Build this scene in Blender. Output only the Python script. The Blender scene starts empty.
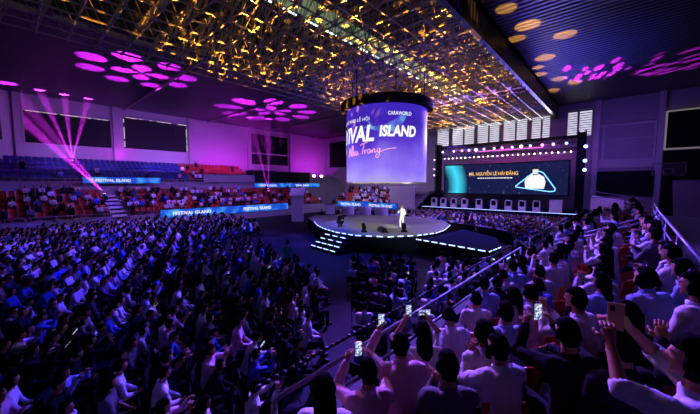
import bpy, bmesh, math, random
import numpy as np
from mathutils import Vector, Matrix, noise
random.seed(7)
R = math.radians
PI = math.pi
S = bpy.context.scene
COL = S.collection

# ------------------------------------------------------------------ camera, world, exposure
cam_data = bpy.data.cameras.new('camera')
cam_data.sensor_width = 36.0
cam_data.lens = 305.0 / 700.0 * 36.0
cam_data.clip_start = 0.05
cam_data.clip_end = 400
cam = bpy.data.objects.new('camera', cam_data)
cam.location = (0, 0, 4.7)
cam.rotation_euler = (R(90 - 4.31), 0, R(41.5))
COL.objects.link(cam)
S.camera = cam
S.view_settings.view_transform = 'Standard'
S.view_settings.look = 'None'
S.view_settings.gamma = 1
S.view_settings.use_curve_mapping = False
S.view_settings.exposure = 0.0
S.cycles.max_bounces = 5
S.cycles.diffuse_bounces = 2
S.cycles.glossy_bounces = 2
S.cycles.transparent_max_bounces = 6
S.cycles.volume_bounces = 0
S.cycles.use_denoising = True
S.cycles.sample_clamp_indirect = 3.0
S.cycles.caustics_reflective = False
S.cycles.caustics_refractive = False
world = bpy.data.worlds.new('world')
S.world = world
world.use_nodes = True
world.node_tree.nodes['Background'].inputs[0].default_value = (0.05, 0.03, 0.2, 1)
world.node_tree.nodes['Background'].inputs[1].default_value = 0.02

# ------------------------------------------------------------------ lights
def area(name, loc, target, size, power, color, size_y=None, spread=180):
    l = bpy.data.lights.new(name, 'AREA')
    l.shape = 'RECTANGLE'; l.size = size; l.size_y = size_y or size
    l.energy = power; l.color = color; l.spread = R(spread)
    o = bpy.data.objects.new(name, l); o.location = loc
    o.rotation_euler = (Vector(target) - Vector(loc)).to_track_quat('-Z', 'Y').to_euler()
    COL.objects.link(o); return o
def spot(name, loc, target, angle, power, color, blend=0.3, radius=0.05, gobo=None, spin=0.0):
    l = bpy.data.lights.new(name, 'SPOT')
    l.spot_size = R(angle); l.spot_blend = blend; l.energy = power; l.color = color
    l.shadow_soft_size = radius
    o = bpy.data.objects.new(name, l); o.location = loc
    q = (Vector(target) - Vector(loc)).to_track_quat('-Z', 'Y')
    o.rotation_euler = q.to_euler()
    if gobo: gobo(l, R(angle) / 2, spin)
    COL.objects.link(o); return o
def N(nt, t, **kw):
    n = nt.nodes.new(t)
    for k, v in kw.items():
        if k.startswith('_'): setattr(n, k[1:], v)
    return n
def M_(nt, op, a, b=None, c=None):
    n = nt.nodes.new('ShaderNodeMath'); n.operation = op
    for i, v in enumerate((a, b, c)):
        if v is None: continue
        if isinstance(v, (int, float)): n.inputs[i].default_value = v
        else: nt.links.new(v, n.inputs[i])
    return n.outputs[0]
def gobo_base(l):
    l.use_nodes = True
    nt = l.node_tree
    em = [n for n in nt.nodes if n.type == 'EMISSION'][0]
    tc = nt.nodes.new('ShaderNodeTexCoord')
    sep = nt.nodes.new('ShaderNodeSeparateXYZ')
    nt.links.new(tc.outputs['Normal'], sep.inputs[0])
    z = M_(nt, 'ABSOLUTE', sep.outputs[2])
    return nt, em, M_(nt, 'DIVIDE', sep.outputs[0], z), M_(nt, 'DIVIDE', sep.outputs[1], z)
def petal_gobo(n=9, inner=.45, outer=.95, n2=4):
    def f(l, half, spin):
        nt, em, x, y = gobo_base(l)
        t = math.tan(half)
        r = M_(nt, 'DIVIDE', M_(nt, 'SQRT', M_(nt, 'ADD', M_(nt, 'MULTIPLY', x, x), M_(nt, 'MULTIPLY', y, y))), t)
        a = M_(nt, 'ADD', M_(nt, 'ARCTAN2', y, x), spin)
        def ring(k, lo, hi, ph):
            mid = (lo + hi) / 2; hw = (hi - lo) / 2
            ca = M_(nt, 'MULTIPLY', M_(nt, 'SUBTRACT', M_(nt, 'COSINE', M_(nt, 'ADD', M_(nt, 'MULTIPLY', a, k), ph)), 0.0), 1.0)
            rr = M_(nt, 'DIVIDE', M_(nt, 'ABSOLUTE', M_(nt, 'SUBTRACT', r, mid)), hw)
            v = M_(nt, 'SUBTRACT', M_(nt, 'ADD', M_(nt, 'MULTIPLY', ca, .7), .45), M_(nt, 'MULTIPLY', rr, rr))
            return M_(nt, 'MINIMUM', M_(nt, 'MAXIMUM', M_(nt, 'MULTIPLY', v, 3.0), 0.0), 1.0)
        s = M_(nt, 'MAXIMUM', ring(n, inner, outer, 0), ring(n2, .02, inner * .8, 1.0))
        nt.links.new(s, em.inputs[1])
    return f
def dapple_gobo(scale=9, thr=.33, stretch=1.0):
    def f(l, half, spin):
        nt, em, x, y = gobo_base(l)
        cb = nt.nodes.new('ShaderNodeCombineXYZ')
        nt.links.new(x, cb.inputs[0]); nt.links.new(M_(nt, 'MULTIPLY', y, stretch), cb.inputs[1]); cb.inputs[2].default_value = spin
        v = nt.nodes.new('ShaderNodeTexVoronoi'); v.inputs['Scale'].default_value = scale
        nt.links.new(cb.outputs[0], v.inputs['Vector'])
        d = M_(nt, 'MULTIPLY', M_(nt, 'SUBTRACT', thr, v.outputs['Distance']), 8.0)
        nt.links.new(M_(nt, 'MINIMUM', M_(nt, 'MAXIMUM', d, 0.0), 1.0), em.inputs[1])
    return f

BLUE = (0.07, 0.07, 1.0); VIO = (0.3, 0.12, 1.0); MAG = (0.75, 0.02, 1.0); AMB = (1.0, 0.38, 0.035)
# stage wash towards the audience and blue top light of the hall rig
area('stage_rig_wash', (-12, 43.0, 9.6), (-14, 8, 1), 15, 2000, (0.10, 0.05, 1.0), 1.0)
area('hall_rig_blue_wash', (-16, 24, 13.0), (-16, 14, 0), 14, 900, (0.04, 0.03, 1.0), 10, 150)
for loc, tg, an, pw, cl, sc in (
        ((-14, 16, 13.0), (-20, 4, 1), 70, 30000, (.07, .03, 1), 7), ((-16, 20, 13.0), (-12, 2, 1), 62, 14000, (.07, .03, 1), 8),
        ((-22, 20, 13.0), (-29, 9, 1), 70, 24000, (.09, .035, 1), 8), ((-12, 22, 13.0), (-7, 10.5, 1), 40, 60000, (.10, .05, 1), 9),
        ((-18, 26, 13.0), (-22, 12, 1), 60, 36000, (.10, .05, 1), 9), ((-13, 15, 13.0), (-13, 6, 1), 50, 26000, (.09, .04, 1), 8)):
    spot('crowd_gobo_head', loc, tg, an, pw, cl, .6, .25, dapple_gobo(sc, .52), loc[0])
spot('near_stand_violet', (-13, 15, 12.6), (-1, 8, 3), 62, 50000, (.22, .08, 1), .7, .3)
spot('near_stand_pink', (-12, 9, 12.6), (-1.6, 2.6, 3), 24, 2600, (.8, .22, .9), .8, .3)
spot('near_stand_blue', (-5, 20, 12.6), (-.6, 9, 3), 50, 5000, (.12, .10, 1), .7, .3)
area('far_crowd_wash', (-12, 33, 13.0), (-12, 30, 1), 10, 2600, (0.33, 0.16, 1.0), 6, 150)
area('left_stand_wash', (-30, 18, 13.4), (-42, 16, 3), 16, 1500, (0.30, 0.12, 1.0), 4, 120)
area('end_stand_wash', (-30, 33, 13.4), (-32, 43, 2), 8, 1000, (0.5, 0.35, 1.0), 4, 120)
area('right_wall_wash', (-1, 41, 8), (-0.5, 48, 9), 5, 200, (0.22, 0.1, 1.0), 3)
# warm white key on the round stage and the speaker
spot('stage_key', (-8, 8, 12.9), (-13.5, 21.5, 1.2), 30, 8500, (1, .92, .62), .5, .2)
spot('stage_key', (-20, 10, 12.9), (-16.5, 22.5, 1.2), 34, 6500, (1, .94, .6), .5, .2)
spot('follow_light', (-4, 12, 12.9), (-12.9, 20.8, 2.2), 7, 30000, (1, .97, .95), .4, .1)
# magenta wall washers on the upper tier
for y, p in ((21.5, 190), (25, 210), (28.5, 130), (40.5, 200), (44.5, 220)):
    area('magenta_wall_washer', (-46.2, y, 7.4), (-50, y, 11.6), 2.5, p, (.62, .02, 1.0), 1.2)
for y, p in ((4, 70), (8, 70), (13.5, 110), (17, 130)):
    area('violet_wall_washer', (-46.6, y, 7.6), (-50, y, 8.5), 2.2, p, (.36, .12, 1), .6)
area('magenta_pillar_washer', (-48.2, 10.4, 8), (-49.8, 10.2, 12), .6, 60, MAG, .6)
# gobo heads painting the left ceiling
spot('gobo_head', (-34, 10, 3.2), (-33.0, 8.8, 14.7), 44, 80000, MAG, .05, .03, petal_gobo(8, .58, .98, 4), .4)
spot('gobo_head', (-34.5, 26, 3.2), (-36.5, 25, 14.7), 62, 90000, MAG, .05, .03, petal_gobo(9, .5, .95, 5), .9)
spot('cyan_head', (-38, 14, 3.0), (-31.5, 13.5, 14.7), 12, 1800, (0, .5, 1), .3, .03, dapple_gobo(14, .4))
spot('blue_ceiling_head', (-36, 22, 3.0), (-36, 24, 14.7), 80, 900, (.08, .05, 1), .9)
# amber dapple over the steel grid
for loc, tg, an, pw, sc in (((-16, 12.5, 1.6), (-16, 12.6, 14.2), 78, 150000, 16), ((-16, 27.5, 1.6), (-16, 27.6, 14.2), 80, 210000, 16),
                            ((-16, 39, 1.9), (-16, 38.8, 14.2), 80, 190000, 14), ((-13.5, 3, 2.2), (-15, 3, 14.2), 66, 26000, 15)):
    spot('amber_gobo_head', loc, tg, an, pw, AMB, .3, .02, dapple_gobo(sc, .37), loc[1])
spot('amber_flood', (-16, 27, 1.8), (-16, 27, 14), 84, 9000, (1, .33, .08), .8)
# amber, magenta and blue pools over the right ceiling
for tg, an, pw in (((-7.0, 17.2, 14.7), 5, 3600), ((-4.9, 22.5, 14.7), 5.5, 4200), ((-5.4, 19.6, 14.7), 4, 3000), ((-3.3, 25.5, 14.7), 5, 4600), ((-5.0, 29.0, 14.7), 5, 9000),
                   ((-5.9, 24.0, 14.7), 4.5, 3400), ((-6.0, 33.0, 14.7), 3.5, 14000), ((-4.9, 35.6, 14.7), 3.5, 16000), ((-3.9, 37.8, 14.7), 3.2, 20000), ((-5.9, 39.5, 14.7), 3.0, 18000), ((-8 + 2.2, 31, 14.7), 3.0, 12000)):
    spot('amber_pool_head', (-4.9, 24.6, 1.9), tg, an * 1.25, pw * 9, (1, .42, .06), .25, .02)
for tg, an, pw, cl in (((-1.5, 35, 14.7), 30, 60000, MAG), ((4, 38, 14.7), 28, 60000, MAG)):
    spot('magenta_pool_head', (-4.0, 42.5, 3.2), tg, an, pw, cl, .3, .03, dapple_gobo(16, .38, .45), 2.0)
spot('blue_pool_head', (-4.0, 42.5, 3.2), (-2.5, 33, 14.7), 40, 5000, (.03, .05, 1), .9)
spot('cyan_pool_head', (-4.4, 42.5, 3.2), (.8, 35.5, 14.7), 8, 9000, (0, .35, 1), .4, .03, dapple_gobo(24, .4))

# ------------------------------------------------------------------ materials
MATS = {}
def mat(name, color, rough=.6, metal=0.0, emis=None, es=0.0, bump=0.0, bscale=30.0, var=0.0, vscale=6.0, spec=.5):
    if name in MATS: return MATS[name]
    m = bpy.data.materials.new(name); m.use_nodes = True
    nt = m.node_tree; b = nt.nodes['Principled BSDF']
    b.inputs['Roughness'].default_value = rough; b.inputs['Metallic'].default_value = metal
    b.inputs['Specular IOR Level'].default_value = spec
    c = tuple(color) + (1,)
    b.inputs['Base Color'].default_value = c
    tc = nt.nodes.new('ShaderNodeTexCoord')
    if var > 0:
        n = nt.nodes.new('ShaderNodeTexNoise'); n.inputs['Scale'].default_value = vscale; n.inputs['Detail'].default_value = 4
        nt.links.new(tc.outputs['Object'], n.inputs['Vector'])
        mx = nt.nodes.new('ShaderNodeMix'); mx.data_type = 'RGBA'
        mx.inputs['A'].default_value = tuple(v * (1 - var) for v in color) + (1,)
        mx.inputs['B'].default_value = tuple(min(1, v * (1 + var)) for v in color) + (1,)
        nt.links.new(n.outputs['Fac'], mx.inputs['Factor']); nt.links.new(mx.outputs['Result'], b.inputs['Base Color'])
    if bump > 0:
        n = nt.nodes.new('ShaderNodeTexNoise'); n.inputs['Scale'].default_value = bscale
        nt.links.new(tc.outputs['Object'], n.inputs['Vector'])
        bp = nt.nodes.new('ShaderNodeBump'); bp.inputs['Strength'].default_value = bump; bp.inputs['Distance'].default_value = .02
        nt.links.new(n.outputs['Fac'], bp.inputs['Height']); nt.links.new(bp.outputs['Normal'], b.inputs['Normal'])
    if emis:
        b.inputs['Emission Color'].default_value = tuple(emis) + (1,); b.inputs['Emission Strength'].default_value = es
    MATS[name] = m
    return m
def corrugated(name, color, axis, freq, rough=.45, metal=.3, strength=.8):
    m = mat(name, color, rough, metal); nt = m.node_tree; b = nt.nodes['Principled BSDF']
    tc = nt.nodes.new('ShaderNodeTexCoord'); sp = nt.nodes.new('ShaderNodeSeparateXYZ')
    nt.links.new(tc.outputs['Object'], sp.inputs[0])
    s = M_(nt, 'SINE', M_(nt, 'MULTIPLY', sp.outputs[axis], freq))
    bp = nt.nodes.new('ShaderNodeBump'); bp.inputs['Strength'].default_value = strength; bp.inputs['Distance'].default_value = .05
    nt.links.new(s, bp.inputs['Height']); nt.links.new(bp.outputs['Normal'], b.inputs['Normal'])
    # decking colour alternates with the ribs, darker in the flutes
    mx = nt.nodes.new('ShaderNodeMix'); mx.data_type = 'RGBA'
    mx.inputs['A'].default_value = tuple(v * .45 for v in color) + (1,); mx.inputs['B'].default_value = tuple(color) + (1,)
    nt.links.new(M_(nt, 'ADD', M_(nt, 'MULTIPLY', s, .5), .5), mx.inputs['Factor'])
    nt.links.new(mx.outputs['Result'], b.inputs['Base Color'])
    return m
def blockwall(name, color, scale):
    m = mat(name, color, .85); nt = m.node_tree; b = nt.nodes['Principled BSDF']
    tc = nt.nodes.new('ShaderNodeTexCoord'); br = nt.nodes.new('ShaderNodeTexBrick')
    sp = nt.nodes.new('ShaderNodeSeparateXYZ'); cb = nt.nodes.new('ShaderNodeCombineXYZ')
    nt.links.new(tc.outputs['Object'], sp.inputs[0])
    nt.links.new(M_(nt, 'ADD', sp.outputs[0], sp.outputs[1]), cb.inputs[0]); nt.links.new(sp.outputs[2], cb.inputs[1])
    nt.links.new(cb.outputs[0], br.inputs['Vector'])
    br.inputs['Scale'].default_value = scale; br.inputs['Mortar Size'].default_value = .012
    br.inputs['Color1'].default_value = tuple(color) + (1,); br.inputs['Color2'].default_value = tuple(v * .92 for v in color) + (1,)
    br.inputs['Mortar'].default_value = tuple(v * .75 for v in color) + (1,)
    nt.links.new(br.outputs['Color'], b.inputs['Base Color'])
    return m
m_floor = mat('dark_floor', (.010, .010, .014), .7, spec=.08, bump=.2, bscale=3, var=.3, vscale=.6)
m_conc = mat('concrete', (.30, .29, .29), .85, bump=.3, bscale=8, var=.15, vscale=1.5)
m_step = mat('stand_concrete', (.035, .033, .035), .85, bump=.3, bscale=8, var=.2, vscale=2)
m_wall = blockwall('cream_block_wall', (.52, .50, .47), 1.2)
m_wallr = blockwall('grey_block_wall', (.34, .33, .34), 1.2)
m_ceil = corrugated('left_ceiling_decking', (.09, .085, .10), 0, 16.0)
m_ceilr = corrugated('right_ceiling_decking', (.10, .10, .095), 1, 14.0)
m_roof = corrugated('main_roof_decking', (.06, .056, .05), 1, 12.0)
m_steel = mat('grey_painted_steel', (.34, .31, .27), .38, .3, bump=.1)
m_black = mat('matt_black', (.008, .008, .010), .8, spec=.15, bump=.1)
m_blackm = mat('black_metal', (.02, .02, .022), .4, .6)
m_rail = mat('galvanised_tube', (.34, .36, .42), .35, .15, bump=.05)
m_frame = mat('pale_frame', (.55, .54, .48), .6, bump=.05)
m_dark = mat('dark_glazing', (.003, .003, .004), .5, spec=.1)
m_blueseat = mat('blue_plastic', (.012, .035, .20), .35, bump=.05)
m_redseat = mat('red_plastic', (.42, .03, .012), .35, bump=.05)
m_orangeseat = mat('orange_plastic', (.62, .10, .03), .35, bump=.05)
m_stage = mat('stage_deck_grey', (.13, .14, .085), .55, bump=.15, bscale=5, var=.15, vscale=1)
m_stageblue = mat('stage_skirt', (.008, .010, .035), .9, spec=.03)
m_white = mat('white_laminate', (.72, .72, .74), .5, bump=.03)
m_led = mat('led_edge_strip', (.6, .7, 1), .4, emis=(.45, .6, 1), es=2.2)
m_skin = mat('skin', (.48, .24, .13), .6, spec=.2, bump=.05, bscale=80)
m_hair = mat('black_hair', (.003, .0025, .0025), .9, spec=.04, bump=.6, bscale=60)
m_shirts = dict(
    white=mat('white_cotton', (.74, .74, .78), .85, bump=.35, bscale=24),
    pale_blue=mat('pale_blue_cotton', (.32, .44, .80), .85, bump=.35, bscale=24),
    pink=mat('pink_cotton', (.75, .45, .55), .85, bump=.35, bscale=24),
    black=mat('black_cotton', (.010, .010, .013), .95, spec=.1, bump=.35, bscale=24),
    grey=mat('grey_cotton', (.09, .09, .10), .85, bump=.35, bscale=24),
    blue=mat('blue_cotton', (.03, .10, .55), .85, bump=.35, bscale=24),
    orange=mat('orange_cotton', (.7, .2, .03), .85, bump=.35, bscale=24),
    teal=mat('teal_cotton', (.04, .55, .45), .85, bump=.35, bscale=24))
m_trous = mat('dark_trousers', (.012, .012, .018), .95, spec=.1, bump=.3, bscale=24)
m_shoe = mat('black_shoe', (.015, .015, .015), .4)
m_eye = mat('dark_eye', (.02, .015, .01), .2)
m_lip = mat('lips', (.35, .12, .10), .5)
m_text = mat('screen_white_lettering', (.1, .1, .1), .5, emis=(1, 1, 1), es=1.0)
m_pink = mat('screen_pink_lettering', (.1, .1, .1), .5, emis=(1, .35, .75), es=1.0)
m_gold = mat('screen_gold_lettering', (.1, .1, .1), .5, emis=(1, .55, .12), es=1.2)
m_phone_case = mat('phone_case', (.03, .03, .035), .3)
m_goldcase = mat('gold_phone_case', (.75, .5, .15), .3, .4)

# ------------------------------------------------------------------ mesh helpers
class MB:
    def __init__(s): s.v = []; s.f = []; s.m = []
    def add(s, vs, fs, mi=0):
        o = len(s.v); s.v += [tuple(p) for p in vs]; s.f += [tuple(i + o for i in f) for f in fs]; s.m += [mi] * len(fs)
    def box(s, x0, y0, z0, x1, y1, z1, mi=0, mx=None):
        vs = [Vector(p) for p in ((x0, y0, z0), (x1, y0, z0), (x1, y1, z0), (x0, y1, z0), (x0, y0, z1), (x1, y0, z1), (x1, y1, z1), (x0, y1, z1))]
        if mx: vs = [mx @ p for p in vs]
        s.add(vs, [(0, 3, 2, 1), (4, 5, 6, 7), (0, 1, 5, 4), (1, 2, 6, 5), (2, 3, 7, 6), (3, 0, 4, 7)], mi)
    def tube(s, a, b, r, n=6, mi=0, r2=None):
        a = Vector(a); b = Vector(b); d = b - a
        if d.length < 1e-6: return
        q = d.to_track_quat('Z', 'Y'); r2 = r if r2 is None else r2
        vs = []
        for p, rr in ((a, r), (b, r2)):
            for i in range(n):
                t = 2 * PI * i / n
                vs.append(p + q @ Vector((rr * math.cos(t), rr * math.sin(t), 0)))
        fs = [(i, (i + 1) % n, n + (i + 1) % n, n + i) for i in range(n)] + [tuple(range(n - 1, -1, -1)), tuple(range(n, 2 * n))]
        s.add(vs, fs, mi)
    def path(s, pts, r, n=6, mi=0):
        for a, b in zip(pts, pts[1:]): s.tube(a, b, r, n, mi)
    def loft(s, rings, n=12, mi=0):
        """rings: (centre, ux, uy, rx, ry)"""
        vs = []
        for c, ux, uy, rx, ry in rings:
            for i in range(n):
                t = 2 * PI * i / n
                vs.append(c + ux * (rx * math.cos(t)) + uy * (ry * math.sin(t)))
        fs = []
        for k in range(len(rings) - 1):
            for i in range(n):
                fs.append((k * n + i, k * n + (i + 1) % n, (k + 1) * n + (i + 1) % n, (k + 1) * n + i))
        L = (len(rings) - 1) * n
        fs += [tuple(range(n - 1, -1, -1)), tuple(range(L, L + n))]
        s.add(vs, fs, mi)
    def ball(s, c, rx, ry=None, rz=None, n=10, mi=0, mx=None, fn=None):
        ry = rx if ry is None else ry; rz = rx if rz is None else rz; c = Vector(c)
        vs = [Vector((0, 0, -1))]
        k = n // 2
        for j in range(1, k):
            ph = -PI / 2 + PI * j / k
            for i in range(n):
                t = 2 * PI * i / n
                vs.append(Vector((math.cos(ph) * math.cos(t), math.cos(ph) * math.sin(t), math.sin(ph))))
        vs.append(Vector((0, 0, 1)))
        if fn: vs = [fn(p) for p in vs]
        vs = [Vector((p.x * rx, p.y * ry, p.z * rz)) for p in vs]
        if mx: vs = [mx @ p for p in vs]
        vs = [p + c for p in vs]
        fs = [(0, 1 + (i + 1) % n, 1 + i) for i in range(n)]
        for j in range(k - 2):
            for i in range(n):
                a = 1 + j * n
                fs.append((a + i, a + (i + 1) % n, a + n + (i + 1) % n, a + n + i))
        a = 1 + (k - 2) * n; e = len(vs) - 1
        fs += [(a + i, a + (i + 1) % n, e) for i in range(n)]
        s.add(vs, fs, mi)
    def prism(s, poly, z0, z1, mi=0, mi_top=None):
        n = len(poly)
        vs = [(x, y, z0) for x, y in poly] + [(x, y, z1) for x, y in poly]
        s.add(vs, [(i, (i + 1) % n, n + (i + 1) % n, n + i) for i in range(n)], mi)
        s.add(vs, [tuple(range(n - 1, -1, -1))], mi)
        s.add(vs, [tuple(range(n, 2 * n))], mi if mi_top is None else mi_top)
    def mesh(s, name, mats, smooth=False):
        me = bpy.data.meshes.new(name); me.from_pydata(s.v, [], s.f)
        for m in (mats if isinstance(mats, (list, tuple)) else [mats]): me.materials.append(m)
        me.polygons.foreach_set('material_index', s.m)
        if smooth: me.polygons.foreach_set('use_smooth', [True] * len(s.f))
        me.update(); return me
def link(name, me, parent=None, loc=None, rz=None, **props):
    o = bpy.data.objects.new(name, me); COL.objects.link(o)
    if parent: o.parent = parent
    if loc is not None: o.location = loc
    if rz is not None: o.rotation_euler = (0, 0, rz)
    for k, v in props.items(): o[k] = v
    return o
def struct(name, mb, m, parent=None, smooth=False):
    o = link(name, mb.mesh(name, m, smooth), parent)
    if not parent: o['kind'] = 'structure'
    return o
def empty(name, loc, rz=0, **props):
    return link(name, None, None, loc, rz, **props)
def clone(root, loc, rz, **props):
    r = root.copy(); COL.objects.link(r); r.location = loc; r.rotation_euler = (0, 0, rz)
    for k in ('label', 'group'):
        if k in r: del r[k]
    for k, v in props.items(): r[k] = v
    for ch in root.children:
        c = ch.copy(); COL.objects.link(c); c.parent = r
        for g in ch.children:
            d = g.copy(); COL.objects.link(d); d.parent = c
    return r
def simple_box(name, b, m, **kw):
    mb = MB(); mb.box(*b); return struct(name, mb, m, **kw)

# ------------------------------------------------------------------ the hall: floor, walls, ceilings
ZC = 14.7
simple_box('floor', (-51, -12, -.3, 12, 49, 0), m_floor)
# left wall with three openings
wins = [(1.7, 9.7, 9.25, 13.0), (10.75, 19.0, 9.4, 13.7), (29.6, 38.0, 8.2, 13.9)]
mb = MB()
ys = [1.0, 1.7, 9.7, 10.75, 19.0, 29.6, 38.0, 48.6]
def wall_seg(mb, y0, y1, z0, z1): mb.box(-50.4, y0, z0, -50, y1, z1)
for y0, y1, hole in ((1.0, 1.7, 0), (1.7, 9.7, 1), (9.7, 10.75, 0), (10.75, 19, 2), (19, 29.6, 0), (29.6, 38, 3), (38, 48.6, 0)):
    if hole:
        w = wins[hole - 1]; wall_seg(mb, y0, y1, 0, w[2]); wall_seg(mb, y0, y1, w[3], ZC)
    else: wall_seg(mb, y0, y1, 0, ZC)
struct('wall_left', mb, m_wall)
mb = MB()
for y0, y1 in ((9.75, 10.7), (19.05, 19.6), (28.9, 29.5), (38.1, 38.9), (1.05, 1.6)):
    mb.box(-50, y0, 7.2, -49.6, y1, ZC)
struct('trim_1', mb, m_wall)
for i, (y0, y1, z0, z1) in enumerate(wins):
    root = empty('window_%d' % (i + 1), (-50, (y0 + y1) / 2, z0), kind='structure'); loc = root.location
    f = MB(); dy = (y1 - y0) / 2; h = z1 - z0
    f.box(-.2, -dy, 0, .12, dy, .1); f.box(-.2, -dy, h - .1, .12, dy, h); f.box(-.2, -dy, 0, .12, -dy + .12, h); f.box(-.2, dy - .12, 0, .12, dy, h)
    if i == 2: f.box(-.2, -dy, h * .35, .14, dy, h * .35 + .18)
    link('window_frame', f.mesh('window_frame', m_frame), root)
    g = MB(); g.box(-.35, -dy, 0, -.25, dy, h)
    for k in range(1, 5): g.box(-.25, -dy + 2 * dy * k / 5 - .03, 0, -.2, -dy + 2 * dy * k / 5 + .03, h)
    link('window_pane', g.mesh('window_pane', m_dark), root)
# daylight leaking round the blackout sheets
m_edge = mat('glowing_edge', (.5, .5, .42), .6, emis=(1, .95, .6), es=.12)  # faint glow put into the pale frame edges of the far wall
m_leak = mat('daylight_slit', (.8, .8, .7), .6, emis=(1, .95, .6), es=.75)
mb = MB()
for y0, y1, z0, z1 in ((2.0, 9.4, 12.86, 12.9), (11, 18.9, 13.56, 13.6)):
    k = 26
    for j in range(k):
        if random.random() < .75: mb.box(-50.05, y0 + (y1 - y0) * j / k, z0 + random.uniform(-.02, .02), -49.98, y0 + (y1 - y0) * (j + .9) / k, z1 + random.uniform(0, .06))
for yy, z0, z1 in ((10.95, 9.7, 13.4), (18.8, 9.7, 13.3)):
    for j in range(14):
        if random.random() < .8: mb.box(-50.05, yy, z0 + (z1 - z0) * j / 14, -49.98, yy + .1, z0 + (z1 - z0) * (j + .7) / 14)
struct('window_4', mb, m_leak)
# chamfered near end of the left side
mb = MB()
mx = Matrix.Translation((-50, 1.0, 0)) @ Matrix.Rotation(R(30), 4, 'Z')
mb.box(-.4, -9, 0, 0, 0, 9.4, mx=mx); mb.box(-.4, -9, 13.2, 0, 0, ZC, mx=mx); mb.box(-.4, -1, 9.4, 0, 0, 13.2, mx=mx); mb.box(-.4, -9, 9.4, -.3, 0, 13.2, 1, mx=mx)
struct('wall_corner', mb, [m_wall, m_dark])
mb = MB(); mb.box(-51, -12.4, 0, 12.4, -12, ZC); struct('wall_near', mb, m_wallr)
mb = MB(); mb.box(12, -12, 0, 12.4, 49, ZC); struct('wall_right', mb, m_wallr)
# far wall with its louvred windows
louv = [(-23.2, -21.1), (-20.6, -18.8), (-18.7, -17.1), (-16.7, -15.05), (-14.95, -13.5), (-13.05, -11.45), (-11.35, -9.95), (-9.5, -8.33), (-8.23, -7.3), (-5.5, -4.4), (-4.3, -2.95)]
mb = MB()
mb.box(-50.4, 48, 0, 12.4, 48.4, 10.7); mb.box(-50.4, 48, 13.95, 12.4, 48.4, ZC + 2.5)
prev = -50.4
for a, b in louv:
    mb.box(prev, 48, 10.7, a, 48.4, 13.95); prev = b
mb.box(prev, 48, 10.7, 12.4, 48.4, 13.95)
struct('wall_far', mb, m_wallr)
m_day = mat('daylit_glass', (.8, .85, .9), .3, emis=(.86, .85, 1.0), es=.85)
for i, (a, b) in enumerate(louv):
    root = empty('window_%d' % (i + 5), ((a + b) / 2, 48.1, 10.7), kind='structure'); w = (b - a) / 2
    f = MB()
    for k in range(11):
        z = .08 + k * .29; f.box(-w, -.1, z, w, .06, z + .11)
    f.box(-w, -.12, 0, -w + .07, .08, 3.05); f.box(w - .07, -.12, 0, w, .08, 3.05)
    link('window_louvres', f.mesh('window_louvres', m_frame), root)
    g = MB(); g.box(-w, .12, 0, w, .16, 3.05); link('window_pane', g.mesh('window_pane', m_day), root)
area('clerestory_daylight', (-14.5, 47.4, 12.3), (-16, 36, 13.6), 15, 500, (.9, .82, 1.0), 2.2, 90)
# right part of the far wall: recessed panels, dark opening and pillars
mb = MB()
mb.box(-2.75, 47.6, 0, -2.2, 48, ZC); mb.box(2.75, 47.5, 0, 3.25, 48, ZC)
mb.box(-2.2, 47.8, 11.5, 2.75, 48, 11.75); mb.box(-2.2, 47.8, 6.6, 2.75, 48, 7.6); mb.box(-1.9, 47.85, 7.6, -1.7, 48, 11.5); mb.box(2.5, 47.85, 7.6, 2.7, 48, 11.5)
mb.box(-2.2, 47.85, 9.9, 2.75, 48, 10.0)
struct('trim_2', mb, m_wall)
mb = MB(); mb.box(-2.2, 47.4, 3.6, 2.75, 48, 6.2); struct('trim_3', mb, m_black)
mb = MB(); mb.box(3.4, 47.6, 8.4, 12, 47.9, 8.55); mb.box(3.4, 47.6, 12.4, 12, 47.9, 12.55); mb.box(3.3, 47.6, 8.4, 3.45, 47.9, 12.5); struct('trim_4', mb, m_edge)
mb = MB(); mb.box(3.4, 47.7, 8.5, 12, 47.98, 12.4); mb.box(3.4, 47.7, 5.2, 12, 47.98, 8.3); struct('window_16', mb, m_dark)
mb = MB(); mb.box(-48.3, 47.8, 8.3, -43.6, 47.98, 13.6); struct('window_17', mb, m_dark)
# ceilings
simple_box('ceiling_left', (-51, -12, ZC, -25, 49, ZC + .2), m_ceil)
simple_box('ceiling_right', (-6.5, -12, ZC, 12.4, 49, ZC + .2), m_ceilr)
mb = MB()
mb.box(-25.2, -12, ZC + 2.4, -18.2, 49, ZC + 2.6); mb.box(-16.2, -12, ZC + 2.4, -6.3, 49, ZC + 2.6)
mb.box(-25.2, -12, ZC, -25, 49, ZC + 2.5); mb.box(-6.5, -12, ZC, -6.3, 49, ZC + 2.5)
mb.box(-25.2, -12.2, ZC, -6.3, -12, ZC + 2.6)
struct('ceiling_middle', mb, m_roof)
m_sky = mat('green_skylight_sheet', (.3, .4, .3), .4, emis=(.30, .48, .22), es=.35, var=.4, vscale=.8)
mb = MB(); mb.box(-18.2, -12, ZC + 2.42, -16.2, 49, ZC + 2.5); struct('ceiling_skylight', mb, m_sky)
m_tl = mat('tube_light', (.9, 1, .95), .4, emis=(.8, 1, .9), es=2.0)
mb = MB()
for k in range(22):
    y = 1 + k * 2.1
    mb = MB(); mb.box(-.06, 0, 0, .06, 1.3, .08)
    link('strip_light', mb.mesh('strip_light', m_tl), None, (-18.44, y, ZC + 2.32), None, label='thin white strip light on the roof beside the green skylight', category='light', group='broken line of strip lights along the skylight')
m_purlin = mat('pale_purlin', (.50, .48, .42), .5)
mb = MB()
for k in range(24):
    y = 0.4 + k * 2.0
    mb.box(-25.05, y, 14.15, -24.75, y + 1.5, 14.4)
struct('ceiling_trim', mb, m_purlin)
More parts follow.
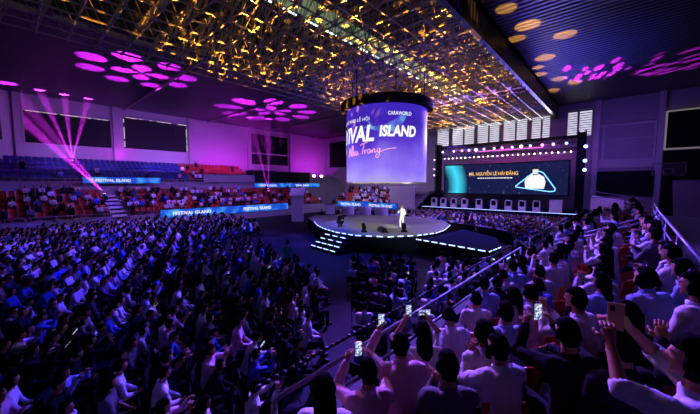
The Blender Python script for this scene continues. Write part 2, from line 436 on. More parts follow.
mb = MB(); mb.box(-6.75, -12, 13.15, -6.45, 48, 13.35); mb.box(-6.6, -12, 13.35, -6.5, 48, 14.75, 1); struct('ceiling_beam', mb, [m_blackm, m_ceilr])
# thin ceiling ribs on both sides, water pipes on the left ceiling
mb = MB()
for y in (11, 22, 33, 44): mb.box(-50, y, ZC - .25, -25.2, y + .18, ZC)
struct('ceiling_ribs', mb, m_steel)

# ------------------------------------------------------------------ space frame over the floor
zl, zu = 13.2, 14.9
DX = 1.3; xs = [-24.9 + i * DX for i in range(15)]
ysg = [-3.7 + j * 1.33 for j in range(39)]
for j, y in enumerate(ysg):
    mb = MB()
    mb.tube((xs[0], y, zl), (xs[-1], y, zl), .055, 5); mb.tube((xs[0], y + .66, zu), (xs[-1], y + .66, zu), .05, 4)
    for i, x in enumerate(xs):
        mb.ball((x, y, zl), .12, n=6)
        if i < len(xs) - 1:
            mb.tube((x, y, zl), (x + DX / 2, y + .66, zu), .03, 4); mb.tube((x + DX, y, zl), (x + DX / 2, y + .66, zu), .03, 4)
    link('roof_truss', mb.mesh('roof_truss', m_steel), label='cross truss of the steel space frame above the arena floor', category='truss', group='cross trusses of the steel roof grid')
for i, x in enumerate(xs):
    mb = MB()
    mb.tube((x, -4, zl), (x, 47.9, zl), .055, 5)
    for j, y in enumerate(ysg[:-1]):
        y2 = ysg[j + 1]
        mb.tube((x, y, zl), (x, y + .66, zu), .028, 4); mb.tube((x, y + .66, zu), (x, y2, zl), .028, 4)
    link('roof_truss', mb.mesh('roof_truss', m_steel), label='long truss of the steel space frame running from the camera end to the far wall', category='truss', group='long trusses of the steel roof grid')

# ------------------------------------------------------------------ stands
# lower and upper tiers on the left
def tier_left_floor(k): return 1.35 + k * .38           # lower tier row k at x=-38.7-k*.85
mb = MB()
mb.box(-38.3, -4, 0, -38, 36.5, 1.15)
for k in range(6): mb.box(-44, -4, 0, -38.3 - k * .9, 36.5, tier_left_floor(k)) if k == 0 else mb.box(-44, -4, tier_left_floor(k - 1), -38.3 - k * .9, 36.5, tier_left_floor(k))
mb.box(-50, -4, 0, -43.8, 47.9, 4.45)
for k in range(5): mb.box(-50, -4, 4.45 + k * .5, -44.9 - k * .95, 47.9, 4.95 + k * .5)
struct('floor_left_stand', mb, m_conc)
mb = MB()
for k in range(12): mb.box(-38.3 - k * .45, 7.1, 1.15 + k * .19, -38.75 - k * .45, 8.4, 1.36 + k * .19)
struct('floor_left_stair', mb, m_white)
# end stand
mb = MB()
mb.box(-38, 37.6, 0, -22, 38, 1.3)
for k in range(7): mb.box(-38, 38 + k * .85, 0, -22, 48, 1.2 + k * .4)
struct('floor_end_stand', mb, m_conc)
mb = MB(); mb.box(-26, 38.5, 1.0, -21.9, 38.7, 4.3); mb.box(-26, 38.5, 4.3, -21.9, 42, 4.4); struct('wall_vomitory', mb, m_wall)
# near stand
RX = [-2.45, -1.65, -.9, -.12, .62]
RZ = [1.40, 1.68, 1.96, 2.24, 2.52]
def near_z(x):
    z = RZ[0]
    for a, b in zip(RX, RZ):
        if x > a - .4: z = b
    return z
mb = MB()
for y0, y1 in ((-3.5, 12.9), (14.3, 26.5)):
    for x, z in zip(RX, RZ): mb.box(x - .4, y0, 0, 4.0, y1, z)
    mb.box(-3.05, y0, 0, -2.85, y1, 1.5)
mb.box(.98, -3.5, 0, 1.02, 26.5, 2.75)
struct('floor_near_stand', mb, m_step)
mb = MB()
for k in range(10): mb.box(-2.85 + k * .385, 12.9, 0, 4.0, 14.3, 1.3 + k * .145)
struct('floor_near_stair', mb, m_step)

def guard_rail(label, pts, post_h, r=.03, mids=(), every=2.0, m=m_rail, group=None, posts=True):
    root = empty('guard_rail', pts[0], label=label, category='railing')
    o = Vector(pts[0])
    if group: root['group'] = group
    mb = MB(); P = [Vector(p) - o for p in pts]
    mb.path(P, r, 8)
    for d in mids: mb.path([p - Vector((0, 0, d)) for p in P], r * .7, 6)
    link('rail_tube', mb.mesh('rail_tube', m, True), root)
    if posts:
        for a, b in zip(P, P[1:]):
            n = max(1, int((b - a).length / every))
            for k in range(n + 1):
                q = a.lerp(b, k / n); mb = MB(); mb.tube(q, q - Vector((0, 0, post_h)), r * .85, 6)
                link('post', mb.mesh('post', m, True), root)
    return root
g = guard_rail('long galvanised guard rail along the front edge of the near raised stand', [(-2.7, 1.82, 2.36), (-2.7, 12.75, 2.32)], .95, .029, (.42,), 2.1)
mb = MB(); L = 10.9; mb.tube((-.32, 0, .0), (-.32, L, -.03), .018, 6)
for k in range(90): mb.ball((-.32, k * L / 90, .0), .034, .045, .034, n=6)
link('ribbed_cable', mb.mesh('ribbed_cable', m_blackm, True), g)
guard_rail('guard rail along the front of the stand block beyond the stairs', [(-2.7, 14.35, 2.45), (-2.55, 24.5, 2.5)], 1.0, .032, (.45,), 2.2)
guard_rail('sloping handrail on the near side of the stand stairs', [(-1.95, 12.92, 2.42), (1.0, 12.92, 3.72)], 1.0, .03, (.35,), 1.4)
guard_rail('sloping handrail on the far side of the stand stairs', [(-1.95, 14.28, 2.42), (1.0, 14.28, 3.72)], 1.0, .028, (.35,), 1.4)
guard_rail('shining back guard rail running behind the top row of the near stand', [(.55, 2.2, 3.95), (.63, 4.4, 3.95), (.8, 11.23, 3.96), (.98, 16, 3.97)], 1.35, .02, (.25, .8), 2.2)
guard_rail('thin walkway railing in front of the blue upper seats', [(-43.9, -3, 5.3), (-43.9, 7.0, 5.3)], .9, .03, (.35, .7), 1.8, m_steel)
guard_rail('thin walkway railing above the middle of the left lower seats', [(-43.9, 8.6, 5.3), (-43.9, 21, 5.3)], .9, .03, (.35, .7), 1.8, m_steel)
guard_rail('low railing on top of the left stand parapet near the aisle', [(-38.15, -3, 1.75), (-38.15, 7.0, 1.75)], .6, .03, (.3,), 1.8, m_steel)

# LED ribbons
def led_mat(name, base, spots, es=1.0, scale=1.0):
    m = mat(name, (.02, .02, .04), .4); nt = m.node_tree; b = nt.nodes['Principled BSDF']
    tc = nt.nodes.new('ShaderNodeTexCoord')
    n = nt.nodes.new('ShaderNodeTexNoise'); n.inputs['Scale'].default_value = scale; n.inputs['Detail'].default_value = 5
    nt.links.new(tc.outputs['Object'], n.inputs['Vector'])
    cr = nt.nodes.new('ShaderNodeValToRGB'); e = cr.color_ramp.elements
    e[0].position = .45; e[0].color = tuple(base) + (1,); e[1].position = .78; e[1].color = tuple(spots) + (1,)
    nt.links.new(n.outputs['Fac'], cr.inputs[0]); nt.links.new(cr.outputs[0], b.inputs['Emission Color'])
    b.inputs['Emission Strength'].default_value = es
    return m
m_ribbon = led_mat('ribbon_picture', (.005, .06, .55), (.06, .42, 1.0), 1.1, .9)
FCACHE = {}
def text_mesh(s, width=None, height=None, bold=0.0, shear=0.0):
    cu = bpy.data.curves.new('t', 'FONT'); cu.body = s; cu.offset = bold; cu.shear = shear; cu.resolution_u = 3
    o = bpy.data.objects.new('t', cu); COL.objects.link(o)
    dg = bpy.context.evaluated_depsgraph_get(); me = bpy.data.meshes.new_from_object(o.evaluated_get(dg))
    bpy.data.objects.remove(o); bpy.data.curves.remove(cu)
    co = np.array([v.co[:] for v in me.vertices]) if len(me.vertices) else np.zeros((1, 3))
    mn, mxx = co.min(0), co.max(0)
    sx = (width / (mxx[0] - mn[0])) if width else 1; sy = (height / (mxx[1] - mn[1])) if height else sx
    if not width: sx = sy
    co = (co - mn) * (sx, sy, 1)
    return me, co, (mxx[0] - mn[0]) * sx, (mxx[1] - mn[1]) * sy
def place_text(name, s, parent, m, fmap, **kw):
    me, co, w, h = text_mesh(s, **kw)
    for v, c in zip(me.vertices, co): v.co = fmap(c[0], c[1], w, h)
    me.materials.clear(); me.materials.append(m)
    return link(name, me, parent)
def ribbon(label, x, y0, y1, z, h, dx=.12):
    root = empty('led_ribbon', (x, y0, z), label=label, category='led banner')
    mb = MB(); mb.box(0, 0, 0, -dx, y1 - y0, h); link('housing', mb.mesh('housing', m_black), root)
    mb = MB(); mb.box(.01, .05, .04, .03, y1 - y0 - .05, h - .04); link('screen', mb.mesh('screen', m_ribbon), root)
    L = y1 - y0; n = max(1, int(L / 6))
    for k in range(n):
        yy = L * (k + .15) / n
        place_text('lettering', 'FESTIVAL ISLAND', root, m_text, lambda a, b, w, hh: (.045, yy + a, h * .28 + b), height=h * .42, bold=.02)
    return root
ribbon('blue led banner on the parapet of the left lower seats', -37.95, 11.2, 28.6, .85, 1.0)
ribbon('short blue led banner in front of the blue upper seats', -43.7, 5.6, 13.2, 4.75, .75)
ribbon('blue led banner on the upper parapet beneath the dark boxes', -43.7, 26.3, 40.5, 4.1, .75)
root = empty('led_ribbon', (-36, 37.5, .9), label='blue led banner on the parapet of the far end stand', category='led banner')
mb = MB(); mb.box(0, 0, 0, 12, .1, 1.0); link('housing', mb.mesh('housing', m_black), root)
mb = MB(); mb.box(.05, -.03, .05, 11.95, -.01, .95); link('screen', mb.mesh('screen', m_ribbon), root)
for k in range(2): place_text('lettering', 'FESTIVAL ISLAND', root, m_text, lambda a, b, w, hh: (.8 + k * 6 + a, -.045, .28 + b), height=.42, bold=.02)

# ------------------------------------------------------------------ hanging cylindrical screen
CX, CY, CR, CZ0, CZ1 = -14.4, 20.7, 3.2, 4.85, 10.4
root = empty('hanging_screen', (CX, CY, CZ0), label='large round hanging led screen with whale and festival lettering above the stage', category='screen')
m_cube = mat('cube_picture', (.02, .02, .04), .35); nt = m_cube.node_tree; b = nt.nodes['Principled BSDF']
tc = nt.nodes.new('ShaderNodeTexCoord'); sp = nt.nodes.new('ShaderNodeSeparateXYZ'); nt.links.new(tc.outputs['Object'], sp.inputs[0])
nz = nt.nodes.new('ShaderNodeTexNoise'); nz.inputs['Scale'].default_value = .5; nz.inputs['Detail'].default_value = 4; nt.links.new(tc.outputs['Object'], nz.inputs['Vector'])
cr = nt.nodes.new('ShaderNodeValToRGB'); e = cr.color_ramp.elements
e[0].position = 0; e[0].color = (.42, .33, .95, 1); e[1].position = 1; e[1].color = (.05, .02, .52, 1)
for p_, c_ in ((.25, (.25, .15, .90, 1)), (.5, (.10, .04, .62, 1)), (.75, (.045, .015, .42, 1))):
    q_ = e.new(p_); q_.color = c_
hz = M_(nt, 'ADD', M_(nt, 'DIVIDE', sp.outputs[2], CZ1 - CZ0), M_(nt, 'MULTIPLY', M_(nt, 'SUBTRACT', nz.outputs['Fac'], .5), .5))
nt.links.new(hz, cr.inputs[0]); nt.links.new(cr.outputs[0], b.inputs['Emission Color']); b.inputs['Emission Strength'].default_value = 1.0
H = CZ1 - CZ0; n = 72
def cyl_shell(r0, r1, z0, z1, n=72):
    mb = MB(); vs = []
    for r, z in ((r1, z0), (r1, z1), (r0, z1), (r0, z0)):
        for i in range(n): vs.append((r * math.cos(2 * PI * i / n), r * math.sin(2 * PI * i / n), z))
    fs = []
    for k in range(4):
        for i in range(n): fs.append((k * n + i, k * n + (i + 1) % n, ((k + 1) % 4) * n + (i + 1) % n, ((k + 1) % 4) * n + i))
    mb.add(vs, fs); return mb
link('screen', cyl_shell(CR - .15, CR, 0, H).mesh('screen', m_cube, False), root)
link('top_ring', cyl_shell(1.2, CR + .42, H, H + .62).mesh('top_ring', m_black), root)
link('bottom_ring', cyl_shell(CR - .5, CR - .02, -.1, -.0).mesh('bottom_ring', m_frame), root)
mb = MB(); mb.ball((0, 0, H + .75), 1.0, 1.0, .55, n=16); mb.box(-3.9, -1.2, H + .6, -1.6, .4, H + 1.05); link('winch_housing', mb.mesh('winch_housing', m_black, True), root)
for k in range(6):
    a = k * PI / 3 + .3; mb = MB(); mb.tube((3 * math.cos(a), 3 * math.sin(a), H + .5), (3 * math.cos(a), 3 * math.sin(a), zl - CZ0), .035, 5)
    link('hanging_cable', mb.mesh('hanging_cable', m_blackm), root)
TH0 = math.atan2(-CY, -CX)            # direction towards the near stand
def on_cyl(a0, z, rr=.012, fl=1.0):
    # a0: angle in degrees from the direction of the near stand, growing to the viewer's right
    def f(x, y, w, h):
        t = TH0 + R(a0) + x / CR
        return ((CR + rr) * math.cos(t), (CR + rr) * math.sin(t), z - CZ0 + y)
    return f
def subdiv(me, k=2):
    bm = bmesh.new(); bm.from_mesh(me); bmesh.ops.subdivide_edges(bm, edges=[e for e in bm.edges if e.calc_length() > .18], cuts=k); bm.to_mesh(me); bm.free()
place_text('festival_lettering', 'FESTIVAL', root, m_text, on_cyl(-114, 7.75, .02), width=5.5, height=1.2, bold=.035, shear=.15)
place_text('island_lettering', 'ISLAND', root, m_text, on_cyl(-9, 8.05, .02), width=2.8, height=.8, bold=.045, shear=.15)
place_text('slogan_lettering', 'LỄ RA MẮT ĐẢO LỄ HỘI', root, m_text, on_cyl(-92, 9.2, .02), width=3.9, height=.42, bold=.0)
place_text('sponsor_lettering', 'CARAWORLD', root, m_text, on_cyl(2, 9.55, .02), width=1.75, height=.26, bold=.01)
# handwritten place name: Nha Trang in brush strokes
def stroke(pts, r=.05, steps=8):
    mb = MB(); P = []
    for i in range(len(pts) - 1):
        p0 = pts[max(i - 1, 0)]; p1 = pts[i]; p2 = pts[i + 1]; p3 = pts[min(i + 2, len(pts) - 1)]
        for k in range(steps):
            t = k / steps
            P.append(tuple(.5 * ((2 * p1[j]) + (-p0[j] + p2[j]) * t + (2 * p0[j] - 5 * p1[j] + 4 * p2[j] - p3[j]) * t * t + (-p0[j] + 3 * p1[j] - 3 * p2[j] + p3[j]) * t ** 3) for j in (0, 1)))
    P.append(pts[-1]); return P
name_strokes = [
    [(0, 0), (.12, .45), (.2, .95), (.34, .35), (.45, .02), (.55, .6), (.66, 1.15)],
    [(.62, .0), (.78, .5), (.82, 1.0), (.72, .9), (.74, .0), (.88, .4), (.98, .38), (1.0, .02), (1.12, .08)],
    [(1.38, .38), (1.22, .4), (1.14, .15), (1.25, 0), (1.4, .3), (1.42, .05), (1.55, .1)],
    [(1.7, .95), (2.0, 1.05), (2.45, 1.12)], [(2.12, 1.05), (2.02, .5), (1.9, .0)],
    [(2.15, .4), (2.2, .02), (2.26, .3), (2.42, .42)],
    [(2.72, .38), (2.55, .4), (2.48, .12), (2.6, 0), (2.74, .3), (2.76, .05), (2.88, .3), (2.9, .02), (3.0, .38), (3.12, .35), (3.14, .03), (3.28, .12)],
    [(3.55, .36), (3.38, .38), (3.34, .12), (3.46, .05), (3.58, .34), (3.5, -.3), (3.3, -.5), (3.22, -.3), (3.6, .05), (4.2, .25), (4.9, .3)]]
mb = MB(); fm = on_cyl(-62, 6.75, .025)
for st in name_strokes:
    P = [Vector(fm(x * .85, y * .72 + x * .06, 0, 0)) for x, y in stroke(st)]
    mb.path(P, .032, 5)
link('script_lettering', mb.mesh('script_lettering', m_pink), root)
mb = MB(); fm = on_cyl(-88, 7.0, .02)   # block letters left of the script
mb.add([fm(x, y, 0, 0) for x, y in ((0, 0), (.5, 0), (.5, .18), (.2, .18), (.2, .4), (.5, .4), (.5, .6), (0, .6))], [(0, 1, 2, 3, 4, 5, 6, 7)])
link('block_lettering', mb.mesh('block_lettering', m_text), root)
# whale outline over ISLAND
m_whale = led_mat('whale_picture', (.08, .10, .65), (.25, .65, .85), 1.0, 1.2)
top = [(0, .35), (.5, .42), (1.1, .35), (1.8, .45), (2.5, .8), (3.0, 1.15), (3.35, 1.35), (3.55, 1.38)]
bot = [(0, .22), (.5, .3), (1.1, .05), (1.7, -.1), (2.3, -.05), (2.8, .2), (3.15, .65), (3.5, 1.3)]
mb = MB(); fm = on_cyl(-34, 8.45, .008)
K = 24
def ip(a, t):
    t *= len(a) - 1; i = min(int(t), len(a) - 2); u = t - i
    return (a[i][0] * (1 - u) + a[i + 1][0] * u, a[i][1] * (1 - u) + a[i + 1][1] * u)
for k in range(K):
    q = [ip(bot, k / K), ip(bot, (k + 1) / K), ip(top, (k + 1) / K), ip(top, k / K)]
    mb.add([fm(x, y, 0, 0) for x, y in q], [(0, 1, 2, 3)])
for tri in (((1.0, .2), (.5, .95), (.75, .3)), ((0, .28), (-.35, .7), (-.1, .25)), ((0, .28), (-.5, .1), (.1, .22)), ((1.6, .0), (1.2, -.5), (2.0, -.05))):
    mb.add([fm(x, y, 0, 0) for x, y in tri], [(0, 1, 2)])
link('whale_image', mb.mesh('whale_image', m_whale), root)

# ------------------------------------------------------------------ round central stage
poly = [(-19.3, 17.6), (-17.4, 16.6), (-15.5, 15.95), (-13.5, 15.8), (-11.5, 16.8), (-10.3, 18.6), (-9.8, 20.4), (-9.95, 22.2), (-10.8, 25.2), (-12.6, 27.7), (-15.2, 29.0), (-20, 28.2), (-24.3, 25.4), (-25.2, 22.6), (-24.0, 20.6), (-21.5, 19.2)]
root = empty('central_stage', (0, 0, 0), label='round grey central stage edged with white light strips', category='stage')
mb = MB(); mb.prism(poly, 0, 1.12); link('skirt', mb.mesh('skirt', m_stageblue), root)
mb = MB(); mb.prism(poly, 1.12, 1.2); link('deck', mb.mesh('deck', m_stage), root)
def dashed(mb, pts, seg=.42, gap=.16, w=.035, inset=0.0):
    for a, b in zip(pts, pts[1:]):
        a = Vector(a); b = Vector(b); L = (b - a).length; n = max(1, int(L / (seg + gap))); d = (b - a).normalized()
        for k in range(n):
            mb.tube(a + d * (k * L / n), a + d * (k * L / n + seg), w, 4)
mb = MB(); dashed(mb, [(x, y, 1.17) for x, y in [poly[-1], ] + poly[:10]]); link('light_strip', mb.mesh('light_strip', m_led), root)
d = Vector((-.42, -.91, 0)); t = Vector((.91, -.42, 0)) * 1.0
a0 = Vector((-16.35, 16.15, 0)); wv = Vector((-13.2, 15.65, 0)) - a0; wv.normalize(); od = Vector((wv.y, -wv.x, 0))
for k in range(4):
    z = .96 - k * .24; st = MB(); L = 2.8 + .1 * k; p = a0 + od * (k * .38) - wv * (.05 * k)
    q = [p, p + wv * L, p + wv * L + od * .4, p + od * .4]
    st.prism([(v.x, v.y) for v in q][::-1] if False else [(v.x, v.y) for v in q], 0, z)
    s_ = link('step', st.mesh('step', m_stageblue), root)
    mb = MB(); dashed(mb, [q[3] + Vector((0, 0, z)), q[2] + Vector((0, 0, z))], .55, .2, .03); link('light_strip', mb.mesh('light_strip', m_led), s_)
low = [(-10.2, 18.3), (-5.25, 17.5), (-5.1, 19.5), (-6.3, 22.6), (-9.6, 25.0), (-9.8, 21.5)]
root = empty('low_platform', (0, 0, 0), label='low dark platform beside the round stage with a dashed light edge', category='stage')
mb = MB(); mb.prism(low, 0, .95); link('deck', mb.mesh('deck', m_stageblue), root)
mb = MB(); dashed(mb, [(x, y, .97) for x, y in low[:3]]); link('light_strip', mb.mesh('light_strip', m_led), root)
root = empty('floor_step', (-5.1, 17.2, 0), label='small lit step at the corner of the low platform', category='step')
mb = MB(); mb.prism([(.05, -.3), (.75, -.4), (.85, 1.7), (.15, 1.8)], 0, .72); link('tread', mb.mesh('tread', m_stageblue), root)
mb = MB(); dashed(mb, [(.05, -.3, .74), (.75, -.4, .74), (.85, 1.7, .74)], .35, .1); link('light_strip', mb.mesh('light_strip', m_led), root)
# violet carpet light on the dark floor around the stage
spot('floor_blue', (-16, 16, 12.9), (-17, 14, 0), 75, 22000, (.02, .03, 1), .9, .3)
spot('floor_blue', (-9, 26, 12.9), (-8, 23, 0), 50, 4500, (.02, .04, 1), .9, .3)

def moving_head(loc, rz, label, tilt=.4, lit=None, group=None):
    r_ = empty('moving_head_light', loc, rz, label=label, category='stage light')
    if group: r_['group'] = group
    mb = MB(); mb.box(-.2, -.16, 0, .2, .16, .12); link('base', mb.mesh('base', m_black), r_)
    mb = MB(); mb.box(-.22, -.07, .12, -.17, .07, .45); mb.box(.17, -.07, .12, .22, .07, .45); mb.box(-.22, -.07, .12, .22, .07, .16); link('yoke', mb.mesh('yoke', m_black), r_)
    mb = MB(); dd = Vector((0, math.cos(tilt), math.sin(tilt))); c0 = Vector((0, 0, .42)); mb.tube(c0 - dd * .18, c0 + dd * .05, .13, 12); mb.tube(c0 + dd * .05, c0 + dd * .24, .15, 12, r2=.13)
    hd = link('head', mb.mesh('head', m_black, False), r_)
    mb = MB(); mb.tube(c0 + dd * .24, c0 + dd * .255, .11, 12); link('lens', mb.mesh('lens', lit or m_dark), hd)
    return r_
moving_head((-13.85, 17.2, 1.2), 2.6, 'black moving head light at the left front rim of the round stage', 1.2)
moving_head((-11.7, 19.2, 1.2), 2.6, 'black moving head light at the rim of the round stage near the speaker', 1.2)
root = empty('stage_monitor', (-12.9, 18.2, 1.2), R(-35), label='black wedge monitor lying on the round stage before the speaker', category='speaker')
mb = MB(); mb.add([(-.55, -.2, 0), (.55, -.2, 0), (.55, .25, 0), (-.55, .25, 0), (-.55, -.1, .3), (.55, -.1, .3), (.55, .08, .34), (-.55, .08, .34)], [(0, 3, 2, 1), (4, 5, 6, 7), (0, 1, 5, 4), (1, 2, 6, 5), (2, 3, 7, 6), (3, 0, 4, 7)]); link('cabinet', mb.mesh('cabinet', m_black), root)
mb = MB(); mb.box(-.5, -.24, .03, .5, -.2, .27); link('grille', mb.mesh('grille', m_blackm), root)

# white entrance panels left of the stage and the white desk with equipment
root = empty('entrance_panel', (-30.2, 24.2, 0), R(45), label='tall white entrance panel with a sloping top left of the stage', category='panel')
mb = MB(); mb.box(-.75, -.1, 0, .75, .1, 3.2); link('panel', mb.mesh('panel', m_white), root)
mb = MB(); mb.add([(-1.0, -.2, 3.2), (.8, -.2, 3.2), (.8, 2.4, 4.1), (-1.0, 2.4, 4.1), (-1.0, -.2, 3.3), (.8, -.2, 3.3), (.8, 2.4, 4.2), (-1.0, 2.4, 4.2)], [(0, 3, 2, 1), (4, 5, 6, 7), (0, 1, 5, 4), (1, 2, 6, 5), (2, 3, 7, 6), (3, 0, 4, 7)]); link('canopy', mb.mesh('canopy', m_white), root)
root = empty('equipment_case', (-24.6, 24.4, 1.2), R(50), label='white upright case standing on the stage edge by the cameraman', category='case')
mb = MB(); mb.box(-.5, -.3, .1, .5, .3, 1.2); link('body', mb.mesh('body', m_white), root)
mb = MB(); mb.box(-.55, -.33, 1.2, .55, .33, 1.27); link('top', mb.mesh('top', m_blackm), root)
for k in range(2): mb = MB(); mb.box(-.45 + k * .8, -.28, 0, -.35 + k * .8, .28, .1); link('foot', mb.mesh('foot', m_black), root)
m_sheet = mat('white_lacquer', (.75, .75, .8), .4, var=.3, vscale=4)
# silver covered table line at the back of the stage
for k, (x, y) in enumerate(((-24.6, 26.6), (-22.9, 27.7), (-21.1, 28.6))):
    root = empty('cloth_table', (x, y + .9, 0), R(30), label='table under white cloth behind the round stage, ' + ('beside the white case', 'between two other cloth tables', 'farthest from the white case')[k], category='table')
    mb = MB()
    for i in range(24):
        t0 = i / 24 * 2 * PI; t1 = (i + 1) / 24 * 2 * PI
        f1 = 1 + .04 * math.sin(i * 2.4); f2 = 1 + .04 * math.sin((i + 1) * 2.4)
        mb.add([(.7 * math.cos(t0), .45 * math.sin(t0), 1.95), (.7 * math.cos(t1), .45 * math.sin(t1), 1.95), (.78 * f2 * math.cos(t1), .52 * f2 * math.sin(t1), 0.02), (.78 * f1 * math.cos(t0), .52 * f1 * math.sin(t0), 0.02)], [(0, 1, 2, 3)])
    mb.add([(.7 * math.cos(i / 24 * 2 * PI), .45 * math.sin(i / 24 * 2 * PI), 1.95) for i in range(24)], [tuple(range(24))])
    link('cloth', mb.mesh('cloth', m_sheet), root)

# ------------------------------------------------------------------ main stage and its rig
root = empty('main_stage', (0, 0, 0), label='long dark main stage platform under the wide led wall', category='stage')
mb = MB(); mb.box(-21.5, 40.2, 0, -2.6, 47.6, 1.5); link('deck', mb.mesh('deck', m_stageblue), root)
for z in (.5, 1.0, 1.45):
    mb = MB(); mb.box(-21.5, 40.15, z, -2.6, 40.2, z + .04); link('light_strip', mb.mesh('light_strip', m_led if z > 1.4 else m_rail), root)
WX0, WX1, WZ0, WZ1 = -20.3, -4.75, 3.35, 7.45
root = empty('led_wall', (WX0, 45, WZ0), label='wide led wall on the main stage showing a name and a white suited figure', category='screen')
m_wallpic = mat("led_wall_picture", (.005, .005, .01), .8, spec=.05); nt = m_wallpic.node_tree; b = nt.nodes['Principled BSDF']
tc = nt.nodes.new('ShaderNodeTexCoord'); sp = nt.nodes.new('ShaderNodeSeparateXYZ'); nt.links.new(tc.outputs['Object'], sp.inputs[0])
# glowing planet arc of the picture at its left end
px_ = M_(nt, 'ADD', sp.outputs[0], 3.5); pz_ = M_(nt, 'SUBTRACT', sp.outputs[2], 1.0)
rr = M_(nt, 'SQRT', M_(nt, 'ADD', M_(nt, 'MULTIPLY', px_, px_), M_(nt, 'MULTIPLY', pz_, pz_)))
arc = M_(nt, 'MAXIMUM', M_(nt, 'SUBTRACT', 1.0, M_(nt, 'ABSOLUTE', M_(nt, 'DIVIDE', M_(nt, 'SUBTRACT', rr, 5.5), 1.5))), 0.0)
nz = nt.nodes.new('ShaderNodeTexNoise'); nz.inputs['Scale'].default_value = 2.2; nz.inputs['Detail'].default_value = 6; nt.links.new(tc.outputs['Object'], nz.inputs['Vector'])
st_ = M_(nt, 'MAXIMUM', M_(nt, 'MULTIPLY', M_(nt, 'SUBTRACT', nz.outputs['Fac'], .62), 5.0), 0.0)
c1 = nt.nodes.new('ShaderNodeCombineColor')
nt.links.new(M_(nt, 'ADD', M_(nt, 'MULTIPLY', arc, .05), M_(nt, 'ADD', M_(nt, 'MULTIPLY', st_, .25), .008)), c1.inputs[0])
nt.links.new(M_(nt, 'ADD', M_(nt, 'MULTIPLY', arc, .75), M_(nt, 'ADD', M_(nt, 'MULTIPLY', st_, .25), .012)), c1.inputs[1])
nt.links.new(M_(nt, 'ADD', M_(nt, 'MULTIPLY', arc, .95), M_(nt, 'ADD', M_(nt, 'MULTIPLY', st_, .4), .065)), c1.inputs[2])
nt.links.new(c1.outputs[0], b.inputs['Emission Color']); b.inputs['Emission Strength'].default_value = 1.0
mb = MB(); mb.box(-.15, .03, -.15, WX1 - WX0 + .15, .3, WZ1 - WZ0 + .15); link('frame', mb.mesh('frame', m_black), root)
mb = MB(); mb.box(0, 0, 0, WX1 - WX0, .03, WZ1 - WZ0); link('screen', mb.mesh('screen', m_wallpic), root)
place_text('name_lettering', 'MR. NGUYỄN LÊ HẢI ĐĂNG', root, m_gold, lambda x, y, w, h: (3.7 + x, -.02, 2.55 + y), width=6.4, height=.72, bold=.01)
mb = MB(); x = 4.9
while x < 9.3:
    w = random.uniform(.12, .35); mb.box(x, -.03, 2.12, x + w, -.01, 2.24); x += w + .07
link('subtitle', mb.mesh('subtitle', m_text), root)
m_neon = mat('neon_blue_line', (.02, .1, .4), .5, emis=(.15, .45, 1), es=2.2)
mb = MB(); tri = [(9.9, 1.1), (11.8, 2.75), (12.6, 2.95), (13.0, 2.7), (14.3, .75), (14.2, .45), (13.7, .4), (9.9, .95), (9.9, 1.1)]
mb.path([(x, -.04, z) for x, z in tri], .07, 6); link('neon_triangle', mb.mesh('neon_triangle', m_neon), root)
m_suit = mat('screen_figure_white', (.1, .1, .1), .5, emis=(1, .97, .95), es=1.0)
m_face = mat('screen_figure_face', (.1, .1, .1), .5, emis=(1, .82, .75), es=1)
m_sh = mat('screen_figure_dark', (.01, .01, .01), .6)
def flat(pts, y=-.06): 
    mb = MB(); mb.add([(x, y, z) for x, z in pts], [tuple(range(len(pts)))]); return mb
link('figure_suit', flat([(11.05, .75), (13.1, .75), (13.25, 1.6), (13.05, 2.25), (12.5, 2.6), (12.3, 2.75), (11.9, 2.75), (11.65, 2.6), (11.1, 2.3), (10.9, 1.6)]).mesh('figure_suit', m_suit), root)
link('figure_face', flat([(12.1 + .33 * math.cos(i / 16 * 2 * PI), 3.05 + .42 * math.sin(i / 16 * 2 * PI)) for i in range(16)], -.07).mesh('figure_face', m_face), root)
link('figure_hair', flat([(12.1 + .36 * math.cos(i / 12 * PI), 3.22 + .34 * math.sin(i / 12 * PI)) for i in range(13)], -.08).mesh('figure_hair', m_sh), root)
link('figure_bow_tie', flat([(11.85, 2.45), (12.1, 2.52), (12.35, 2.45), (12.35, 2.66), (12.1, 2.58), (11.85, 2.66)], -.08).mesh('figure_bow_tie', m_sh), root)
# truss portal
def truss_line(mb, a, b, w=.45, r=.035, n=None):
    a = Vector(a); b = Vector(b); d = (b - a); L = d.length; q = d.to_track_quat('Z', 'Y')
    c = [q @ Vector((sx * w / 2, sy * w / 2, 0)) for sx, sy in ((-1, -1), (1, -1), (1, 1), (-1, 1))]
    for o in c: mb.tube(a + o, b + o, r, 5)
    n = n or max(1, int(L / w))
    for k in range(n):
        for i in range(4): mb.tube(a + c[i] + d * (k / n), a + c[(i + 1) % 4] + d * ((k + 1) / n), r * .6, 4)
root = empty('lighting_truss', (0, 0, 0), label='black goal-post lighting truss framing the main stage led wall', category='truss')
mb = MB(); truss_line(mb, (-20.7, 43.5, 9.75), (-3.4, 43.5, 9.75), .6); mb.box(-20.7, 43.6, 9.95, -3.4, 43.75, 10.3); link('top_beam', mb.mesh('top_beam', m_blackm), root)
for x in (-20.7, -3.5):
    mb = MB(); truss_line(mb, (x, 43.5, 1.5), (x, 43.5, 10.7), .7, .05); mb.box(x - .3, 43.3, 1.5, x + .3, 43.9, 10.5); link('tower', mb.mesh('tower', m_black), root)
mb = MB(); truss_line(mb, (-20.5, 43.0, 8.65), (-3.6, 43.0, 8.65), .3); link('lower_beam', mb.mesh('lower_beam', m_blackm), root)
lampc = [('blue', (.25, .35, 1)), ('blue', (.3, .4, 1)), ('magenta', (1, .2, .9)), ('white', (1, .95, .8)), ('violet', (.6, .3, 1))]
